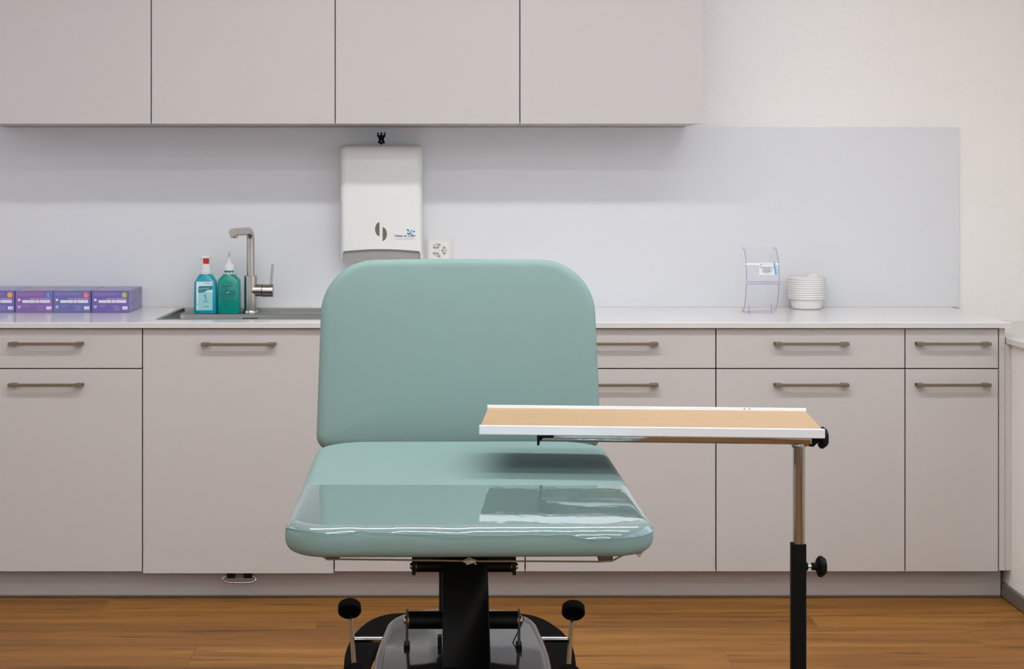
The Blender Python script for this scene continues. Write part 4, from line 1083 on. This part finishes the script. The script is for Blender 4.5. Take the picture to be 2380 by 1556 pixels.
# elastic cord with knot and sheet tabs under the corners
d = 2.625
bm = NB(); cpts = [P(725, 1281, d + .03), P(740, 1287.5, d + .01), P(752, 1295, d), P(760, 1300.5, d - .002), P(900, 1302, d - .003), P(1078, 1304.5, d - .003), P(1100, 1305, d - .003), P(1250, 1305.5, d - .003), P(1395, 1306.5, d - .003), P(1424, 1304, d - .002), P(1437, 1297, d), P(1452, 1289, d + .012), P(1462, 1284, d + .03)]
tube(bm, cpts, .0015, 8); cd = obj('elastic_cord', bm, MT['cord'], cover, 60)
bm = NB()
for k_, (ox, oy, sx) in enumerate(((1087, 1302.5, 9), (1093, 1306, 10), (1090, 1308.5, 8))):
    pts = [P(ox + sx * math.cos(a) + 2.5 * math.sin(2 * a + k_), oy - .25 * sx * math.cos(a) + 3.0 * math.sin(a), d - .006 - .003 * math.sin(a + k_)) for a in [2 * PI * i / 16 for i in range(16)]]
    tube(bm, pts, .0014, 8, closed=True)
tube(bm, [P(1098, 1307, d - .006), P(1104, 1310, d - .006), P(1107, 1313, d - .006)], .0010, 8); tube(bm, [P(1100, 1304, d - .006), P(1106, 1302, d - .006)], .0012, 8)
obj('knot', bm, MT['cordl'], cd, 60)
bm = NB()
for a in (((695, 1277), (708, 1282), (707, 1285), (700, 1282)), ((1478, 1288), (1494, 1283), (1487, 1294), (1484, 1295))):
    front_prism(bm, [(XX(x, 2.68), ZZ(y, 2.68)) for x, y in a], 2.675, 2.70)
obj('sheet_tab', bm, pmat('cloudy_vinyl', rgb(176, 168, 160), .2), cover)

# ------------------------------------------------------------------ tray table
tray = thing('tray_table', 'height adjustable tray table with beech top reaching over the seat', 'tray table', (.628, 3.08, 0))
FL, FR = Vector((XX(1113.5, 3.038), 3.038)), Vector((XX(1917.5, 2.990), 2.990))
ZTB = .8795
u = (FR - FL); TW = u.length; u.normalize(); v = Vector((-u.y, u.x)); TDp = .268
A3, B3 = Vector((u.x, u.y, 0)), Vector((v.x, v.y, 0)); UZ = Vector((0, 0, 1)); O3 = Vector((FL.x, FL.y, 0))
def tp(s, q, z): return O3 + A3 * s + B3 * q + UZ * z
def tbox(bm, s0, s1, q0, q1, z0, z1, bev=0.0008, seg=2):
    obox(bm, tp((s0 + s1) / 2, (q0 + q1) / 2, (z0 + z1) / 2), A3, B3, UZ, (s1 - s0) / 2, (q1 - q0) / 2, (z1 - z0) / 2, bev, seg)
bm = NB(); tbox(bm, .0015, TW - .0015, .003, TDp - .003, ZTB - .012, ZTB, .0005); obj('board', bm, MT['beech'], tray)
bm = NB(); tbox(bm, .003, TW - .003, .012, TDp - .008, ZTB - .0138, ZTB - .0119, .0003); obj('underside', bm, pmat('grey_backing_laminate', rgb(112, 110, 104), .5), tray)
bm = NB()
tbox(bm, 0, TW, -.0015, .0035, ZTB - .0135, ZTB + .0035, .0014, 3); tbox(bm, .001, TW - .001, .002, .012, ZTB - .0140, ZTB - .0122, .0004)
obj('front_rail', bm, MT['alu'], tray)
bm = NB(); tbox(bm, -.001, TW + .001, TDp - .006, TDp, ZTB - .0135, ZTB + .0048, .0012, 3); tbox(bm, 0, TW, TDp - .0085, TDp - .0055, ZTB - .0005, ZTB + .0012, .0004)
obj('rear_rail', bm, MT['alu'], tray)
bm = NB()
for px in (1704, 1716):
    s_ = (XX(px, 3.26) - FL.x) / u.x
    b2 = [tp(s_ + a, TDp - .0066, ZTB + .0012 + z) for a, z in ((0, 0), (.0035, .0005), (.002, .0022), (.0005, .004))]
    vs = [bm.verts.new(p) for p in b2]; vs2 = [bm.verts.new(p - B3 * .001) for p in b2]
    bm.faces.new(vs); bm.faces.new(vs2[::-1])
    for i in range(4): bm.faces.new((vs[i], vs[(i + 1) % 4], vs2[(i + 1) % 4], vs2[i]))
obj('chipped_speck', bm, MT['dust'], tray)
QB = .062; zb0, zb1_ = .8465, ZTB - .0142
s0 = (XX(1244, 3.09) - FL.x) / u.x; s1 = (XX(1878, 3.06) - FL.x) / u.x
bm = NB(); tbox(bm, s0 + .004, s1, QB - .011, QB + .011, zb0, zb1_ + .0018, .003, 3); obj('support_bar', bm, MT['chrome'], tray, 40)
bm = NB(); tbox(bm, s0, s0 + .004, QB - .05, QB + .16, zb0 - .001, zb1_ + .0018, .0005); tbox(bm, s0 + .004, s0 + .03, QB - .05, QB - .025, zb1_ - .006, zb1_ + .0018, .0005); obj('bar_end_plate', bm, MT['blackp'], tray)
PD = 3.072
px0, px1 = XX(1846.5, PD - .01), XX(1872.5, PD - .01)
pxc = (px0 + px1) / 2; hw = (px1 - px0) / 2
def sq_tube(bm, xc, yc, hx, hy, z0, z1, groove=0.0):
    o = rrect(xc - hx, xc + hx, yc - hy, yc + hy, .0045, 5)
    plan_prism(bm, o, z0, z1)
bm = NB(); sq_tube(bm, pxc, PD, hw, hw, .40, zb0 + .004)
bm2 = NB(); obj('inner_post', bm, MT['chrome'], tray, 40)
bm = NB()
for s in (-.0035, .0035): box(bm, pxc + s - .0011, pxc + s + .0011, PD - hw - .0012, PD - hw + .001, .45, zb0 - .004, .0006)
obj('post_rib', bm, MT['chrome'], tray)
bm = NB(); lathe(bm, [(.0135, -.006), (.0145, 0), (.0125, .005), (.010, .008)], (pxc, PD, zb0 - .003), (0, 0, 1), 20)
for v_ in bm.verts: v_.co += Vector((noise.noise(v_.co * 160), noise.noise(v_.co * 160 + Vector((5, 0, 0))), noise.noise(v_.co * 160 + Vector((0, 7, 0))))) * .0012
obj('weld', bm, MT['chrome'], tray, 60)
ox0, ox1 = XX(1842.5, PD - .014), XX(1875, PD - .014); oh = (ox1 - ox0) / 2; oc = (ox0 + ox1) / 2
ztop = ZZ(1267.5, PD - .014)
bm = NB(); plan_prism(bm, rrect(oc - oh, oc + oh, PD - oh, PD + oh, .002, 3), .04, ztop); op = obj('outer_post', bm, MT['blackp'], tray, 40)
c = NB(); box(c, pxc - hw - .0003, pxc + hw + .0003, PD - hw - .0003, PD + hw + .0003, ztop - .03, ztop + .02); cut(op, c)
def knob(cx, z, stem0, disc0, disc1, rad, d, parent, name='clamp_knob'):
    bm = NB(); n = 8
    prof = [(0, disc0), (rad * .80, disc0), (rad, disc0 + (disc1 - disc0) * .25), (rad, disc0 + (disc1 - disc0) * .55), (rad * .72, disc1), (0, disc1)]
    seg = 40; c0 = Vector((0, d, z)); rings = []
    for r0, h in prof:
        if r0 < 1e-6: rings.append([bm.verts.new(c0 + Vector((h, 0, 0)))]); continue
        rings.append([bm.verts.new(c0 + Vector((h, math.sin(2 * PI * q / seg) * r0 * (1 + .05 * math.cos(6 * 2 * PI * q / seg)), math.cos(2 * PI * q / seg) * r0 * (1 + .05 * math.cos(6 * 2 * PI * q / seg))))) for q in range(seg)])
    for a, b in zip(rings[:-1], rings[1:]):
        for q in range(seg):
            w = [a[q % len(a)], a[(q + 1) % seg % len(a)], b[(q + 1) % seg % len(b)], b[q % len(b)]]; w2 = []
            for x in w:
                if x not in w2: w2.append(x)
            if len(w2) > 2: bm.faces.new(w2)
    return bm
# upper clamp under the right end of the tray
KD = PD - .004
zk = ZZ(1018, KD)
bm = knob(0, zk, 0, XX(1902, KD), XX(1922.5, KD), .0192, KD, tray); lathe(bm, [(.008, XX(1890, KD)), (.008, XX(1903, KD))], (0, KD, zk), (1, 0, 0), 16); obj('clamp_knob', bm, MT['blackp'], tray, 35)
bm = NB(); front_prism(bm, [(XX(a, KD), ZZ(b, KD)) for a, b in ((1877, 1020), (1903, 1020), (1899, 1026), (1888, 1037), (1886, 1037), (1877, 1036))], KD - .011, KD + .011); obj('clamp_block', bm, MT['blackp'], tray)
bm = NB(); box(bm, XX(1871, KD), XX(1880, KD), KD - .010, KD + .010, ZZ(1036, KD), ZZ(1018, KD), .001); obj('threaded_end', bm, MT['copper'], tray)
# lower clamp on the post
zk = ZZ(1317.5, PD)
bm = NB(); lathe(bm, [(.0082, oc + oh - .001), (.0082, oc + oh + .003), (.0060, oc + oh + .0048)], (0, PD, zk), (1, 0, 0), 18); obj('post_boss', bm, MT['blackp'], tray, 40)
bm = NB(); tube(bm, [(oc + oh + .003, PD, zk), (XX(1888, PD), PD, zk)], .0028, 12); obj('clamp_screw', bm, MT['steel'], tray, 40)
bm = knob(0, zk, 0, XX(1899, PD), XX(1919, PD), .0186, PD, tray); lathe(bm, [(.0070, XX(1886.5, PD)), (.0072, XX(1900, PD))], (0, PD, zk), (1, 0, 0), 18); obj('clamp_knob', bm, MT['blackp'], tray, 35)
# foot of the tray table (on the floor)
bm = NB(); box(bm, oc - .03, oc + .03, 2.75, 3.55, .012, .05, .004); box(bm, oc, oc + .36, PD - .03, PD + .03, .012, .05, .004)
for x, y in ((oc, 2.78), (oc, 3.52), (oc + .33, PD)): box(bm, x - .018, x + .018, y - .018, y + .018, 0, .014, .002)
obj('floor_foot', bm, MT['black'], tray)

# ------------------------------------------------------------------ daylight, camera, view
w = bpy.data.worlds.new('daylight'); scene.world = w; w.use_nodes = True
bg = w.node_tree.nodes['Background']; bg.inputs[0].default_value = (0.74, 0.85, 1.0, 1); bg.inputs[1].default_value = 2.1
for nm, x, y0, y1, z0, z1, rot in (('daylight_portal_right', GLASS_X + .22, -0.6, 4.75, 0.832, 2.42, PI / 2), ('daylight_portal_left', LEFT_X - .22, LW[0], LW[1], LW[2], LW[3], -PI / 2)):
    ld_ = bpy.data.lights.new(nm, 'AREA'); ld_.shape = 'RECTANGLE'; ld_.size = z1 - z0; ld_.size_y = y1 - y0; ld_.cycles.is_portal = True
    lo_ = link(bpy.data.objects.new(nm, ld_)); lo_.location = (x, (y0 + y1) / 2, (z0 + z1) / 2); lo_.rotation_euler = (0, rot, 0)
ld_ = bpy.data.lights.new('daylight_portal_near', 'AREA'); ld_.shape = 'RECTANGLE'; ld_.size = NW[1] - NW[0]; ld_.size_y = NW[3] - NW[2]; ld_.cycles.is_portal = True
lo_ = link(bpy.data.objects.new('daylight_portal_near', ld_)); lo_.location = ((NW[0] + NW[1]) / 2, NEAR_Y - .22, (NW[2] + NW[3]) / 2); lo_.rotation_euler = (PI / 2, 0, 0)
cam = bpy.data.cameras.new('camera'); cam.sensor_fit = 'HORIZONTAL'; cam.sensor_width = 36.0; cam.lens = F / 2380 * 36.0
cam.shift_x = (1190 - VX) / 2380; cam.shift_y = -(778 - VY) / 2380; cam.clip_start = 0.05
co = link(bpy.data.objects.new('camera', cam)); co.location = (0, 0, CH); co.rotation_euler = (PI / 2, 0, 0); scene.camera = co
vs = scene.view_settings; vs.view_transform = 'Standard'; vs.look = 'None'; vs.exposure = 0.04; vs.gamma = 1.0; vs.use_curve_mapping = False
scene.cycles.sample_clamp_indirect = 8.0
scene.cycles.transparent_max_bounces = 32
